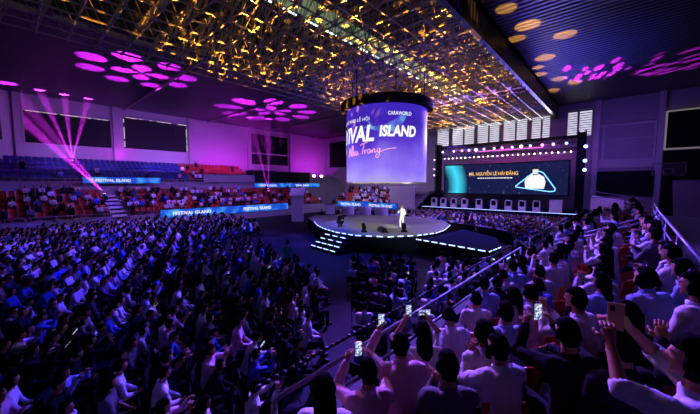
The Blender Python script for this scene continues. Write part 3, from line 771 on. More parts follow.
lampm = {k: mat('lamp_lens_' + k, (.1, .1, .1), .4, emis=c, es=7) for k, c in lampc}
tops = [(-19.86, 'blue'), (-18.19, 'violet'), (-17.02, 'magenta'), (-16.04, 'violet'), (-15.08, 'white'), (-14.02, 'blue'), (-12.74, 'violet'), (-11.76, 'magenta'), (-10.57, 'blue'), (-9.54, 'white'), (-8.55, 'blue'), (-7.28, 'magenta'), (-6.16, 'violet'), (-4.89, 'blue')]
def par(loc, c, r, label, group=None, d=(0, -1, -.35)):
    r_ = empty('par_light', loc, label=label, category='stage light')
    if group: r_['group'] = group
    dv = Vector(d).normalized(); mb = MB(); mb.tube(-dv * .25, dv * .0, r * .8, 10, r2=r); mb.tube((0, 0, 0), (0, 0, .3), .02, 4); link('can', mb.mesh('can', m_black), r_)
    mb = MB(); mb.tube(dv * .0, dv * .02, r * .92, 12); link('lens', mb.mesh('lens', lampm[c]), r_)
for i, (x, c) in enumerate(tops):
    par((x, 43.1, 9.38), c, .16 if c != 'white' else .2, 'lamp glowing %s on the upper beam of the stage truss' % c, 'lit %s lamps on the upper truss beam' % c)
for i in range(26):
    x = -19.4 + i * .6
    c = 'white' if i % 3 else 'violet'
    par((x, 42.8, 8.36), c, .09, 'small %s lamp in the row under the stage truss' % c, 'small %s lamps in the lower row' % c, d=(0, -1, -.1))
for z, w_ in ((8.87, 'topmost'), (7.3, 'middle'), (6.28, 'lowest')):
    par((-3.1, 43.0, z), 'blue', .2, 'blue lamp on the right truss tower, %s of three' % w_)
for z, w_ in ((8.31, 'upper'), (6.9, 'middle'), (6.0, 'lower')):
    par((-21.1, 43.0, z), 'violet', .11, 'violet lamp on the left truss tower, %s of three' % w_)
m_bar = mat('pink_light_bar', (.1, .1, .1), .4, emis=(1, .15, .7), es=1.6)
mb = MB(); mb.box(-15.2, 42.9, 9.05, -7.2, 43.0, 9.13)
link('light_bar', mb.mesh('light_bar', m_bar), label='long pink light bar under the upper truss beam', category='light')
for x, c in ((-16, (.6, .1, 1)), (-11, (1, .1, .7)), (-7, (.6, .1, 1))):
    spot('truss_backlight', (x, 42.8, 9.3), (x, 46.5, 8.6), 110, 350, c, .6, .1)

# white booths along the front of the main stage
for i, x in enumerate((-20.0, -18.6, -17.1, -15.6, -13.7, -11.9, -10.2, -8.7, -7.2)):
    lab = 'small white reception booth with a dark opening on the main stage front'
    r_ = empty('white_booth', (x, 40.9, 1.5), label=lab, category='booth', group='row of white booths in front of the led wall')
    mb = MB(); w = .38
    mb.box(-w, -.2, 0, w, .2, .5); mb.box(-w, -.2, .5, -w + .1, .2, 1.25); mb.box(w - .1, -.2, .5, w, .2, 1.25); mb.box(-w, -.2, 1.15, w, .2, 1.25)
    link('body', mb.mesh('body', m_white), r_)
    mb = MB(); mb.box(-w + .1, .0, .5, w - .1, .05, 1.15); link('back_panel', mb.mesh('back_panel', m_black), r_)
r_ = empty('white_booth', (-5.3, 40.8, 1.5), label='plain tall white booth at the right end of the booth row', category='booth')
mb = MB(); mb.box(-.6, -.3, 0, .6, .3, 1.35); link('body', mb.mesh('body', m_white), r_)
mb = MB(); mb.box(-.63, -.33, 1.35, .63, .33, 1.4); link('top', mb.mesh('top', m_white), r_)
spot('booth_light', (-13, 36, 12.8), (-13, 41, 1.8), 70, 1300, (.4, .3, 1), .9, .4)
# side ramp and black boxes right of the stage
root = empty('stage_ramp', (-2.1, 38, 0), label='pale violet ramp beside the main stage at the right', category='ramp')
mb = MB(); mb.add([(0, 0, 0), (3.6, 0, 0), (3.6, 3, 0), (0, 3, 0), (0, 0, 3.4), (3.6, 0, 2.2), (3.6, 3, 2.9), (0, 3, 3.5)], [(0, 3, 2, 1), (4, 5, 6, 7), (0, 1, 5, 4), (1, 2, 6, 5), (2, 3, 7, 6), (3, 0, 4, 7)]); link('body', mb.mesh('body', m_white), root)
mb = MB(); mb.box(0, -.05, 3.35, 3.6, .0, 3.42); mb.tube((0, 0, 4.0), (3.6, 0, 3.4), .03); link('handrail', mb.mesh('handrail', m_rail), root)
spot('ramp_violet_light', (-2, 30, 12.5), (-.5, 38, 2.5), 22, 1500, (.45, .12, 1), .6)
# basketball goal folded by the right wall
root = empty('basketball_goal', (3.2, 40, .25), label='black portable basketball goal with clear backboard behind the near stand', category='basketball goal')
mb = MB(); mb.box(-.7, -.5, 0, .8, 1.6, .5)
mb.add([(-.5, .2, .5), (.6, .2, .5), (.35, 1.0, 5.1), (-.25, 1.0, 5.1), (-.5, 1.4, .5), (.6, 1.4, .5), (.35, 1.3, 5.1), (-.25, 1.3, 5.1)], [(0, 1, 2, 3), (4, 7, 6, 5), (0, 3, 7, 4), (1, 5, 6, 2), (3, 2, 6, 7)]); link('base', mb.mesh('base', m_black), root)
mb = MB(); mb.tube((0, 1, 5.0), (0, -.1, 5.6), .07, 8); mb.tube((0, 1, 4.3), (0, -.1, 5.4), .05, 8); link('arm', mb.mesh('arm', m_black), root)
mb = MB()
for a, b_ in (((-1.05, 0, 5.25), (1.05, 0, 5.25)), ((1.05, 0, 5.25), (1.05, 0, 6.35)), ((1.05, 0, 6.35), (-1.05, 0, 6.35)), ((-1.05, 0, 6.35), (-1.05, 0, 5.25)), ((-.3, 0, 5.4), (.3, 0, 5.4)), ((.3, 0, 5.4), (.3, 0, 5.85)), ((-.3, 0, 5.85), (.3, 0, 5.85)), ((-.3, 0, 5.85), (-.3, 0, 5.4))): mb.tube(a, b_, .03, 5)
bb = link('backboard_frame', mb.mesh('backboard_frame', m_rail), root)
mg = mat('clear_acrylic', (.9, .9, 1), .05); mg.node_tree.nodes['Principled BSDF'].inputs['Alpha'].default_value = .08
mb = MB(); mb.box(-1.03, -.01, 5.27, 1.03, .01, 6.33); link('backboard', mb.mesh('backboard', mg), bb)
mb = MB()
for i in range(20):
    a, b_ = 2 * PI * i / 20, 2 * PI * (i + 1) / 20; mb.tube((.23 * math.cos(a), -.4 + .23 * math.sin(a), 5.42), (.23 * math.cos(b_), -.4 + .23 * math.sin(b_), 5.42), .012, 4)
link('hoop', mb.mesh('hoop', m_orangeseat), root)
# blue box on the walkway beyond the back rail
root = empty('blue_case', (2.3, 9.2, 2.75), .2, label='blue flight case standing behind the back guard rail', category='case')
mb = MB(); mb.box(-.6, -.4, .05, .6, .4, .75); link('body', mb.mesh('body', m_blueseat), root)
mb = MB(); mb.box(-.62, -.42, .75, .62, .42, .8); mb.box(-.62, -.42, 0, .62, .42, .05); link('edge', mb.mesh('edge', m_rail), root)
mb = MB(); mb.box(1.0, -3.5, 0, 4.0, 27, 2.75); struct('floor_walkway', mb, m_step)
# dark boxes and floodlights on the upper left tier
for i, (y0, y1, z1) in enumerate(((27.2, 31.5, 7.0), (31.8, 39.5, 6.9))):
    root = empty('control_booth', (-45.4, y0, 4.95), label='black covered control booth on the upper tier, ' + ('nearer the red seats', 'beside the twin floodlights')[i], category='booth')
    mb = MB(); mb.box(-2.2, 0, 0, 0, y1 - y0, z1 - 4.95 - .1); link('body', mb.mesh('body', m_black), root)
    mb = MB(); mb.box(-2.3, -.08, z1 - 5.05, .1, y1 - y0 + .08, z1 - 4.95); link('roof', mb.mesh('roof', m_blackm), root)
m_flood = mat('flood_lens', (1, 1, 1), .3, emis=(.95, .9, 1), es=14)
for i, y in enumerate((39.9, 41.9)):
    root = empty('floodlight', (-44.6, y, 4.95), R(-60), label='white floodlight on a stand on the upper tier, ' + ('nearer the black booth', 'farther from the black booth')[i], category='light')
    mb = MB(); mb.tube((0, 0, 0), (0, 0, 1.1), .04); link('stand', mb.mesh('stand', m_blackm), root)
    mb = MB(); mb.box(-.1, -.3, 1.1, .1, .3, 1.5); link('housing', mb.mesh('housing', m_black), root)
    mb = MB(); mb.box(.1, -.25, 1.14, .13, .25, 1.46); link('lens', mb.mesh('lens', m_flood), root)
m_purplewall = mat('dark_parapet', (.10, .09, .12), .7, bump=.1)
simple_box('wall_parapet', (-45.0, 18.9, 4.95, -44.6, 27.0, 6.1), m_conc)

# ------------------------------------------------------------------ haze and beams
mh = bpy.data.materials.new('thin_haze'); mh.use_nodes = True; nt = mh.node_tree
for n_ in list(nt.nodes):
    if n_.type == 'BSDF_PRINCIPLED': nt.nodes.remove(n_)
vs_ = nt.nodes.new('ShaderNodeVolumeScatter'); vs_.inputs['Density'].default_value = .012; vs_.inputs['Anisotropy'].default_value = .2
nt.links.new(vs_.outputs[0], [n_ for n_ in nt.nodes if n_.type == 'OUTPUT_MATERIAL'][0].inputs['Volume'])
mb = MB(); mb.box(-49.5, 1.6, 2.4, -38.6, 28.5, 14.4)
link('haze', mb.mesh('haze', mh), kind='stuff', label='thin stage haze hanging over the left stand', category='haze')
m_maglens = mat('magenta_lens', (.2, .0, .2), .3, emis=(1, .25, 1), es=14)
for loc, tgs, lab in (((-46.9, 5.3, 6.7), ((-47, 3.6, 13), (-47.2, 5.1, 13), (-47.3, 6.7, 13)), 'magenta beam light among the blue upper seats'),
                      ((-41.0, 7.0, 3.0), ((-43.5, 1.9, 10.5), (-44, 3.4, 10), (-46, .9, 12)), 'magenta beam light beside the stairs of the left stand'),
                      ((-40.6, 26.9, 3.0), ((-42, 25.6, 12), (-41, 27.4, 12)), 'magenta beam light among the red seats above the led banner')):
    moving_head(loc, R(90), lab, 1.5, m_maglens)
    for tg in tgs:
        spot('magenta_beam', (loc[0], loc[1], loc[2] + .75), tg, 7, 420000 if loc[1] < 20 else 200000, (.8, .03, 1), .8, .02)

# ------------------------------------------------------------------ people
def frame_from(d, up=Vector((0, 0, 1))):
    d = d.normalized(); x = d.cross(up)
    if x.length < 1e-3: x = d.cross(Vector((0, 1, 0)))
    x.normalize(); y = x.cross(d).normalized()
    return x, y
def taper(mb, a, b, ra, rb, n=10, flat=1.0, bulge=0.0):
    a = Vector(a); b = Vector(b); d = b - a; L = d.length; d.normalize(); ux, uy = frame_from(d)
    rings = []
    for t in (-1, -.7, 0): 
        s = math.sqrt(max(0, 1 - t * t)); rings.append((a + d * (t * ra), ux, uy, max(.02 * ra, s * ra), max(.02 * ra, s * ra * flat)))
    for t in (.25, .5, .75):
        r = ra + (rb - ra) * t + bulge * math.sin(PI * t); rings.append((a + d * (L * t), ux, uy, r, r * flat))
    for t in (0, .7, 1):
        s = math.sqrt(max(0, 1 - t * t)); rings.append((b + d * (t * rb), ux, uy, max(.02 * rb, s * rb), max(.02 * rb, s * rb * flat)))
    mb.loft(rings, n)
def ik(s, h, l1, l2, bend):
    d = h - s; L = min(d.length, (l1 + l2) * .995); d.normalize(); h = s + d * L
    a = (l1 * l1 - l2 * l2 + L * L) / (2 * L); hh = math.sqrt(max(0, l1 * l1 - a * a))
    b = bend - d * bend.dot(d); b.normalize()
    return s + d * a + b * hh, h
COLTMP = bpy.data.collections.new('tmp'); COL.children.link(COLTMP)
def remesh(mb, vox, smooth=2):
    me = bpy.data.meshes.new('r'); me.from_pydata(mb.v, [], mb.f); o = bpy.data.objects.new('r', me); COLTMP.objects.link(o)
    m = o.modifiers.new('r', 'REMESH'); m.mode = 'VOXEL'; m.voxel_size = vox
    if smooth: s = o.modifiers.new('s', 'SMOOTH'); s.iterations = smooth; s.factor = .5
    dg = bpy.context.evaluated_depsgraph_get(); r = bpy.data.meshes.new_from_object(o.evaluated_get(dg))
    bpy.data.objects.remove(o); bpy.data.meshes.remove(me)
    v = np.empty(len(r.vertices) * 3); r.vertices.foreach_get('co', v); v = v.reshape(-1, 3)
    nr = np.empty(len(r.vertices) * 3); r.vertices.foreach_get('normal', nr); nr = nr.reshape(-1, 3)
    f = [tuple(p.vertices) for p in r.polygons]
    bpy.data.meshes.remove(r)
    return v, nr, f
def hand(mb, w, d, nrm, curl, side, s=1.0, segs=True):
    """palm + 4 fingers + thumb; w wrist, d forearm direction, nrm palm normal"""
    d = d.normalized(); nrm = (nrm - d * nrm.dot(d)).normalized(); x = d.cross(nrm) * side
    for i, (off, ln) in enumerate(((-.030, .068), (-.010, .078), (.011, .072), (.031, .056))):
        p = w + d * .085 * s + x * off * s
        dd = d
        for k, fr in enumerate((.42, .33, .25)):
            a = curl * (.45 + .5 * k)
            dd = (d * math.cos(a) + nrm * math.sin(a)).normalized()
            q = p + dd * ln * fr * s * 1.1
            mb.tube(p, q, (.0095 - .0008 * k) * s, 6, r2=(.0088 - .0012 * k) * s); p = q
    p = w + d * .03 * s - x * .035 * s
    td = (d * .6 - x * .7 + nrm * .3).normalized()
    q = p + td * .04 * s; mb.tube(p, q, .0125 * s, 6, r2=.0105 * s)
    td = (d * .85 - x * .15 + nrm * (.3 + .4 * curl)).normalized(); mb.tube(q, q + td * .035 * s, .0105 * s, 6, r2=.0075 * s)
REG = dict(head=0, neck=1, torso=2, uarm=3, farm=4, hand=5, pelvis=6, thigh=7, shin=8, foot=9)
def build_person(P, vox, hair='short', sleeves='long', sm=2, fingers=True, faces=False):
    """returns dict name -> (verts, faces, material key). Figure faces +Y, origin on the floor under the pelvis."""
    lean = R(P.get('lean', 8)); tw = R(P.get('twist', 0)); stand = P.get('stand', False); wide = P.get('wide', 1.0)
    sh = P.get('seat', .44)
    pel = Vector((0, 0, .93 if stand else sh + .10))
    up = Vector((0, math.sin(lean), math.cos(lean)))
    X = Vector((math.cos(tw), math.sin(tw), 0)); Yf = Vector((-math.sin(tw), math.cos(tw), 0))
    chest = pel + up * .30; nb = pel + up * .50 + Yf * .01
    side_l = P.get('roll', 0.0); nb += X * side_l
    shz = nb - up * .045
    mb = MB(); seg = []
    def reg(a, b, r, k): seg.append((Vector(a), Vector(b), r, REG[k]))
    fw = Vector((0, 1, 0)); Xp = Vector((1, 0, 0))
    def lerpX(t): return (Xp * (1 - t) + X * t).normalized()
    rings = []
    for t, w, dp in ((-.10, .10, .07), (-.06, .155, .105), (.04, .165, .115), (.16, .145, .105), (.28, .158, .112), (.38, .172, .112), (.45, .165, .095), (.485, .12, .075), (.51, .07, .06)):
        tt = max(0, min(1, t / .4)); ux = lerpX(tt); c = pel + up * t + X * side_l * max(0, tt) ; uy = ux.cross(up).normalized() * -1
        rings.append((c, ux, uy, w * wide, dp * wide))
    mb.loft(rings, 16)
    reg(pel + up * .12, chest, .13 * wide, 'torso'); reg(chest, nb - up * .06, .14 * wide, 'torso')
    reg(pel - Xp * .07, pel + Xp * .07, .13 * wide, 'pelvis')
    # neck and head
    hy = tw + R(P.get('yaw', 0)); hp = R(P.get('pitch', 0)); hr = R(P.get('tilt', 0))
    hm = Matrix.Rotation(hy, 4, 'Z') @ Matrix.Rotation(-hp, 4, 'X') @ Matrix.Rotation(hr, 4, 'Y')
    hc = nb + up * .10 + hm.to_3x3() @ Vector((0, .025, .105))
    nk = nb + up * .06
    taper(mb, nb - up * .02, nb + up * .10 + hm.to_3x3() @ Vector((0, .0, .03)), .062, .056, 10)
    reg(nb, nb + up * .10, .06, 'neck')
    def face(p):
        q = p.copy()
        if q.z < 0: q.x *= 1 - .30 * (-q.z) ** 1.3; q.y = q.y * (1 - .18 * (-q.z)) + .10 * (-q.z) * (1 if q.y > -.2 else 0)
        if q.y < 0: q.y *= 1.08
        if q.y > 0: q.x *= .97
        return q
    hm3 = hm.to_3x3().to_4x4()
    mb.ball(hc, .073, .092, .114, n=22 if vox < .02 else 14, mx=hm3, fn=face)
    def H(x, y, z): return hc + hm3 @ Vector((x, y, z))
    mb.ball(H(0, .098, -.018), .014, .02, .022, n=8, mx=hm3); mb.ball(H(0, .088, .008), .011, .013, .03, n=8, mx=hm3)
    mb.ball(H(0, .078, -.062), .022, .016, .011, n=8, mx=hm3); mb.ball(H(0, .075, -.10), .024, .02, .018, n=8, mx=hm3)
    for s in (-1, 1):
        mb.ball(H(s * .077, -.008, -.008), .012, .022, .032, n=8, mx=hm3); mb.ball(H(s * .03, .082, .028), .026, .012, .009, n=8, mx=hm3)
    reg(hc - Vector((0, 0, .04)), hc + Vector((0, 0, .04)), .085, 'head')
    # legs
    for s in (-1, 1):
        hip = pel + Xp * (s * .095) + Vector((0, .0, -.03))
        if stand:
            kn = Vector((s * .105, P.get('step', 0) * s * .10 + .02, .49)); an = Vector((s * .11, P.get('step', 0) * s * .16 - .02, .085))
        elif P.get('crouch'):
            kn = Vector((s * .2, .36, .42)); an = Vector((s * .17, .1, .085))
        else:
            sp_ = P.get('knees', .12); kn = Vector((s * sp_, .43, sh + .05)); an = Vector((s * sp_, .46 + P.get('shin', 0), .085))
        taper(mb, hip, kn, .088, .060, 12); taper(mb, kn, an, .060, .042, 10, bulge=.006)
        taper(mb, an + Vector((0, -.02, -.035)), an + Vector((s * .02, .15, -.045)), .040, .034, 8, .8)
        reg(hip, kn, .075, 'thigh'); reg(kn, an, .05, 'shin'); reg(an + Vector((0, -.02, -.05)), an + Vector((s * .02, .15, -.05)), .04, 'foot')
    # arms
    hands = []
    for s, key in ((-1, 'L'), (1, 'Rr')):
        S0 = shz + X * (s * .178 * wide) - Vector((0, 0, .0))
        tgt = P.get(key)
        loc = Vector(tgt[:3]); tg = nb + X * loc.x + Yf * loc.y + Vector((0, 0, loc.z))
        bend = X * (s * P.get('elbow', .5)) + Vector((0, 0, -1)) - Yf * .25
        el, wr = ik(S0, tg, .285, .245, bend)
        taper(mb, shz + X * (s * .10), S0, .062, .062, 10); taper(mb, S0, el, .056, .042, 10); taper(mb, el, wr, .043, .027, 10)
        reg(S0, el, .05, 'uarm'); reg(el, wr, .035, 'farm')
        fd = (wr - el).normalized(); hd = Vector(tgt[3:6]) if len(tgt) > 3 else (0, 0, 0)
        d = (fd + (X * hd[0] + Yf * hd[1] + Vector((0, 0, hd[2]))) * 1.0).normalized() if len(tgt) > 3 else fd
        nr = (X * (-s) * .6 + Yf * .3 + Vector((0, 0, -.2)))
        nr = (nr - d * nr.dot(d)).normalized(); xx = d.cross(nr)
        mb.loft([(wr + d * t_, xx, nr, a_, b_) for t_, a_, b_ in ((-.015, .026, .022), (.02, .034, .019), (.06, .041, .017), (.088, .040, .013), (.095, .03, .009))], 10)
        reg(wr, wr + d * .09, .03, 'hand')
        hands.append((wr, d, nr, P.get('curl', .7), s))
    v, nr, f = remesh(mb, vox, sm)
    # nearest region per vertex
    best = np.full(len(v), 1e9); rg = np.zeros(len(v), int)
    for a, b, r, k in seg:
        a = np.array(a); b = np.array(b); ab = b - a; t = np.clip(((v - a) @ ab) / max(1e-9, ab @ ab), 0, 1)
        dd = np.linalg.norm(v - (a + t[:, None] * ab), axis=1) - r
        m = dd < best; best[m] = dd[m]; rg[m] = k
    out = {}
    hv = MB(); hv.v = []; 
    body = MB(); body.v = [tuple(x) for x in v]; body.f = list(f); body.m = [0] * len(f)
    if fingers:
        for h in hands: hand(body, h[0], h[1], h[2], h[3], h[4])
    out['body'] = body
    def cloth(regs, off, extra=None, wr_amp=.0):
        sel = np.isin(rg, [REG[k] for k in regs])
        if extra is not None: sel = sel | extra
        fs = [q for q in f if sel[list(q)].sum() >= len(q) - 1]
        used = sorted(set(i for q in fs for i in q)); mp = {i: j for j, i in enumerate(used)}
        from collections import Counter
        ec = Counter()
        for q in fs:
            for i in range(len(q)): e_ = (q[i], q[(i + 1) % len(q)]); ec[tuple(sorted(e_))] += 1
        bd = set(i for e_, c in ec.items() if c == 1 for i in e_)
        mb2 = MB()
        for i in used:
            p = v[i]; o_ = off
            if wr_amp: o_ = off + wr_amp * noise.noise(Vector(p * 14.0)) + wr_amp * .6 * noise.noise(Vector((p[0] * 30, p[1] * 30, p[2] * 9)))
            if i in bd: o_ = off * .55
            mb2.v.append(tuple(p + nr[i] * o_))
        mb2.f = [tuple(mp[i] for i in q) for q in fs]; mb2.m = [0] * len(fs)
        return mb2
    sr = ['torso', 'uarm'] + (['farm'] if sleeves == 'long' else [])
    pv = np.array(pel)
    out['shirt'] = cloth(sr + ['pelvis'], .018, None, .011)
    out['trousers'] = cloth(['pelvis', 'thigh', 'shin'], .011, None, .004)
    lft = v[:, 0] < 0
    out['shoe_l'] = None
    sf = rg == REG['foot']
    for nm, msk in (('shoe_l', sf & lft), ('shoe_r', sf & ~lft)):
        out[nm] = cloth([], .008, msk)
    # hair
    inv = np.array(hm3.inverted().to_3x3()); lc = (v - np.array(hc)) @ inv.T
    if hair == 'short': hs = ((lc[:, 1] < .008) & (lc[:, 2] > -.095 + np.maximum(0, lc[:, 1] + .05) * .8)) | ((lc[:, 2] > .048) & (lc[:, 1] < .085)) | (lc[:, 2] > .08)
    else: hs = ((lc[:, 1] < .022) & (lc[:, 2] > -.10)) | ((lc[:, 2] > .045) & (lc[:, 1] < .08)) | (lc[:, 2] > .075)
    hs &= (rg == REG['head']) | (rg == REG['neck'])
    hb = cloth([], .017 if hair == 'short' else .022, hs, .008 if vox < .02 else .004)
    if hair in ('long', 'tail'):
        rings = []
        back = -(hm3.to_3x3() @ Vector((0, 1, 0))); back.z = 0; back.normalize(); hx = Vector((0, 0, 1)).cross(back)
        if hair == 'long':
            data = ((.04, .07, .075, .055), (-.05, .075, .095, .055), (-.14, .085, .10, .045), (-.24, .125, .095, .035), (-.34, .15, .075, .028), (-.40, .155, .04, .015))
        else:
            data = ((.03, .09, .02, .02), (.02, .13, .035, .033), (-.08, .145, .036, .032), (-.20, .15, .028, .024), (-.28, .155, .008, .008))
        for z, y, a_, b_ in data: rings.append((hc + Vector((0, 0, z)) + back * y, hx, back, a_, b_))
        hb.loft(rings, 12)
    elif hair == 'bun': hb.ball(H(0, -.125, .02), .042, n=10)
    out['hair'] = hb
    if faces:
        for s, nm in ((-1, 'eye_l'), (1, 'eye_r')):
            e_ = MB(); e_.ball(H(s * .031, .088, .008), .013, .008, .007, n=8, mx=hm3); out[nm] = e_
        e_ = MB(); e_.ball(H(0, .094, -.062), .024, .008, .008, n=8, mx=hm3); out['mouth'] = e_
    out['_hands'] = [(h[0] + h[1] * .09, h[1], h[2]) for h in hands]
    out['_head'] = hc
    return out
PARTN = dict(shirt='shirt', trousers='trousers', shoe_l='shoe', shoe_r='shoe', hair='hair', eye_l='eye', eye_r='eye', mouth='mouth')
PARTM = dict(shirt=m_shirts['white'], trousers=m_trous, shoe_l=m_shoe, shoe_r=m_shoe, hair=m_hair, eye_l=m_eye, eye_r=m_eye, mouth=m_lip)
class Variant:
    def __init__(s, P, vox, **kw):
        d = build_person(P, vox, **kw); s.hands = d.pop('_hands'); s.headc = d.pop('_head'); s.raw = d
        s.meshes = {k: mb.mesh('person_' + k, m_skin if k == 'body' else PARTM[k], True) for k, mb in d.items() if mb and mb.f}
    def put(s, loc, rz, label, shirt='white', group=None, scale=1.0, trousers=None, name='person'):
        r = link(name, s.meshes['body'], None, loc, rz, label=label, category='person')
        if group: r['group'] = group
        r.scale = (scale,) * 3
        for k, me in s.meshes.items():
            if k == 'body': continue
            c = link(PARTN[k], me, r)
            if k == 'shirt': c.material_slots[0].link = 'OBJECT'; c.material_slots[0].material = m_shirts[shirt]
            if k == 'trousers' and trousers: c.material_slots[0].link = 'OBJECT'; c.material_slots[0].material = trousers
        return r
# hand targets are relative to the neck base: x along the shoulders, y forward, z up
REST = dict(L=(-.07, .27, -.38, .5, .4, -.2), Rr=(.07, .27, -.38, -.5, .4, -.2), lean=10, curl=.5)
def pose(**k): d = dict(REST); d.update(k); return d
PH_UP = pose(L=(-.14, .36, .12, .2, .1, .7), Rr=(.14, .36, .12, -.2, .1, .7), curl=1.1, elbow=.7, lean=6)
HV = .0125
V = {
 'phone_up_short': Variant(PH_UP, HV, hair='short'),
 'phone_up_long': Variant(pose(L=(-.16, .34, .20, .2, .1, .8), Rr=(.15, .34, .22, -.2, .1, .8), curl=1.1, elbow=1.2, lean=4), HV, hair='long', sleeves='short'),
 'phone_left_high': Variant(pose(L=(-.20, .34, .18, .2, .1, .8), Rr=(.05, .30, .02, -.3, .1, .7), curl=1.1, elbow=.8, lean=12, wide=1.1), HV, hair='short'),
 'phone_low': Variant(pose(L=(-.06, .30, -.22, .5, .5, .3), Rr=(.08, .32, -.20, -.5, .5, .3), curl=1.0, pitch=30, lean=14), HV, hair='short'),
 'rest_short': Variant(pose(), HV, hair='short', faces=True),
 'rest_long': Variant(pose(yaw=12, lean=6), HV, hair='long', sleeves='short', faces=True),
 'rest_tail': Variant(pose(yaw=-15, lean=15, twist=6), HV, hair='tail'),
 'clap': Variant(pose(L=(-.03, .30, -.12, .5, .4, .5), Rr=(.04, .31, -.11, -.5, .4, .5), curl=.25, lean=5), HV, hair='short'),
 'chin': Variant(pose(L=(-.05, .20, .02, .2, -.1, .8), Rr=(.16, .34, -.40), lean=18, curl=1.0, yaw=10), HV, hair='short', faces=True),
 'lean_fwd': Variant(pose(lean=32, L=(-.16, .34, -.38), Rr=(.16, .34, -.38), pitch=-20), HV, hair='bun', sleeves='short'),
 'profile': Variant(pose(L=(-.10, .32, .0, .2, .1, .8), Rr=(.02, .30, -.05, -.2, .1, .8), yaw=4, curl=.9, lean=10), HV, hair='short', faces=True),
}
def to_stage(x, y, tx=-14.4, ty=20.7): return math.atan2(-(tx - x), ty - y)
# near-stand seats: pan, curved back, pedestal, copied for every sitter
def seat_meshes(m, h=.42, lod=0):
    p = MB(); n = 6
    for i in range(n):
        y0 = -.2 + .4 * i / n; y1 = -.2 + .4 * (i + 1) / n; z0 = h + .02 * math.cos(i * .9); z1 = h + .02 * math.cos((i + 1) * .9)
        p.add([(-.22, y0, z0 - .02), (.22, y0, z0 - .02), (.22, y1, z1 - .02), (-.22, y1, z1 - .02), (-.22, y0, z0), (.22, y0, z0), (.22, y1, z1), (-.22, y1, z1)], [(0, 3, 2, 1), (4, 5, 6, 7), (0, 1, 5, 4), (1, 2, 6, 5), (2, 3, 7, 6), (3, 0, 4, 7)])
    b = MB()
    for i in range(6):
        a0 = -.22 + .44 * i / 6; a1 = -.22 + .44 * (i + 1) / 6
        f_ = lambda a: -.24 + .05 * (abs(a) / .22) ** 2
        top = lambda a: h + .40 - .04 * (abs(a) / .22) ** 3
        b.add([(a0, f_(a0), h), (a1, f_(a1), h), (a1, f_(a1) - .06, top(a1)), (a0, f_(a0) - .06, top(a0)), (a0, f_(a0) - .02, h), (a1, f_(a1) - .02, h), (a1, f_(a1) - .08, top(a1)), (a0, f_(a0) - .08, top(a0))], [(0, 1, 2, 3), (7, 6, 5, 4), (3, 2, 6, 7), (0, 3, 7, 4), (1, 5, 6, 2)])
    l = MB(); l.box(-.05, -.08, .02, .05, .08, h - .02); l.box(-.12, -.12, 0, .12, .12, .02)
    return p.mesh('seat', m), b.mesh('backrest', m), l.mesh('pedestal', m_blackm), (p, b, l)
sp_, sb_, sl_, _ = seat_meshes(m_orangeseat)
seat_root = None
def near_seat(x, y, z, rz, zone):
    global seat_root
    lab = 'orange plastic seat under a spectator, ' + zone; grp = 'orange seats, ' + zone
    if seat_root is None:
        seat_root = empty('stadium_seat', (x, y, z), rz, label=lab, category='seat', group=grp)
        link('seat', sp_, seat_root); link('backrest', sb_, seat_root); link('pedestal', sl_, seat_root)
    else: clone(seat_root, (x, y, z), rz, label=lab, group=grp)
m_screen = mat('phone_screen', (.02, .02, .03), .2); nt = m_screen.node_tree; b = nt.nodes['Principled BSDF']
tc = nt.nodes.new('ShaderNodeTexCoord'); nz = nt.nodes.new('ShaderNodeTexNoise'); nz.inputs['Scale'].default_value = 45
nt.links.new(tc.outputs['Object'], nz.inputs['Vector']); cr = nt.nodes.new('ShaderNodeValToRGB'); e = cr.color_ramp.elements
e[0].position = .42; e[0].color = (.03, .05, .25, 1); e[1].position = .58; e[1].color = (.75, .85, 1, 1)
nt.links.new(nz.outputs['Fac'], cr.inputs[0]); nt.links.new(cr.outputs[0], b.inputs['Emission Color']); b.inputs['Emission Strength'].default_value = 1.1
def phone(loc, rz, tilt, label, landscape=False, case=None, s=1.0):
    r = link('smartphone', None, None, loc, None, label=label, category='phone')
    r.rotation_euler = (tilt, PI / 2 if landscape else 0, rz)
    mb = MB(); mb.box(-.038 * s, 0, -.078 * s, .038 * s, .008, .078 * s); link('case', mb.mesh('case', case or m_phone_case), r)
    mb = MB(); mb.box(-.035 * s, -.002, -.073 * s, .035 * s, 0, .073 * s); link('screen', mb.mesh('screen', m_screen), r)
    mb = MB(); mb.box(.008, .008, .035, .03, .011, .07); link('camera_bump', mb.mesh('camera_bump', m_black), r)
    return r
placed = []
def seated(vn, hx, hy, label, shirt='white', rz=None, group=None, z=None, scale=1.0, trousers=None, zone='in the near stand'):
    """hx, hy: where the head should be."""
    rz = to_stage(hx, hy) + .12 if rz is None else rz
    va = V[vn]; h = va.headc * scale
    c, s = math.cos(rz), math.sin(rz)
    x = hx - (h.x * c - h.y * s); y = hy - (h.x * s + h.y * c)
    z = near_z(x) if z is None else z
    p = va.put((x, y, z), rz, label, shirt, group, scale, trousers)
    if zone: near_seat(x, y, z, rz, zone)
    placed.append((hx, hy)); return p
def wpt(p, va, k=0):
    rz = p.rotation_euler[2]; h = va.hands[k][0] * p.scale[0]; c, s = math.cos(rz), math.sin(rz)
    return Vector((p.location.x + h.x * c - h.y * s, p.location.y + h.x * s + h.y * c, p.location.z + h.z))
def mid_hands(p, va): return (wpt(p, va, 0) + wpt(p, va, 1)) / 2
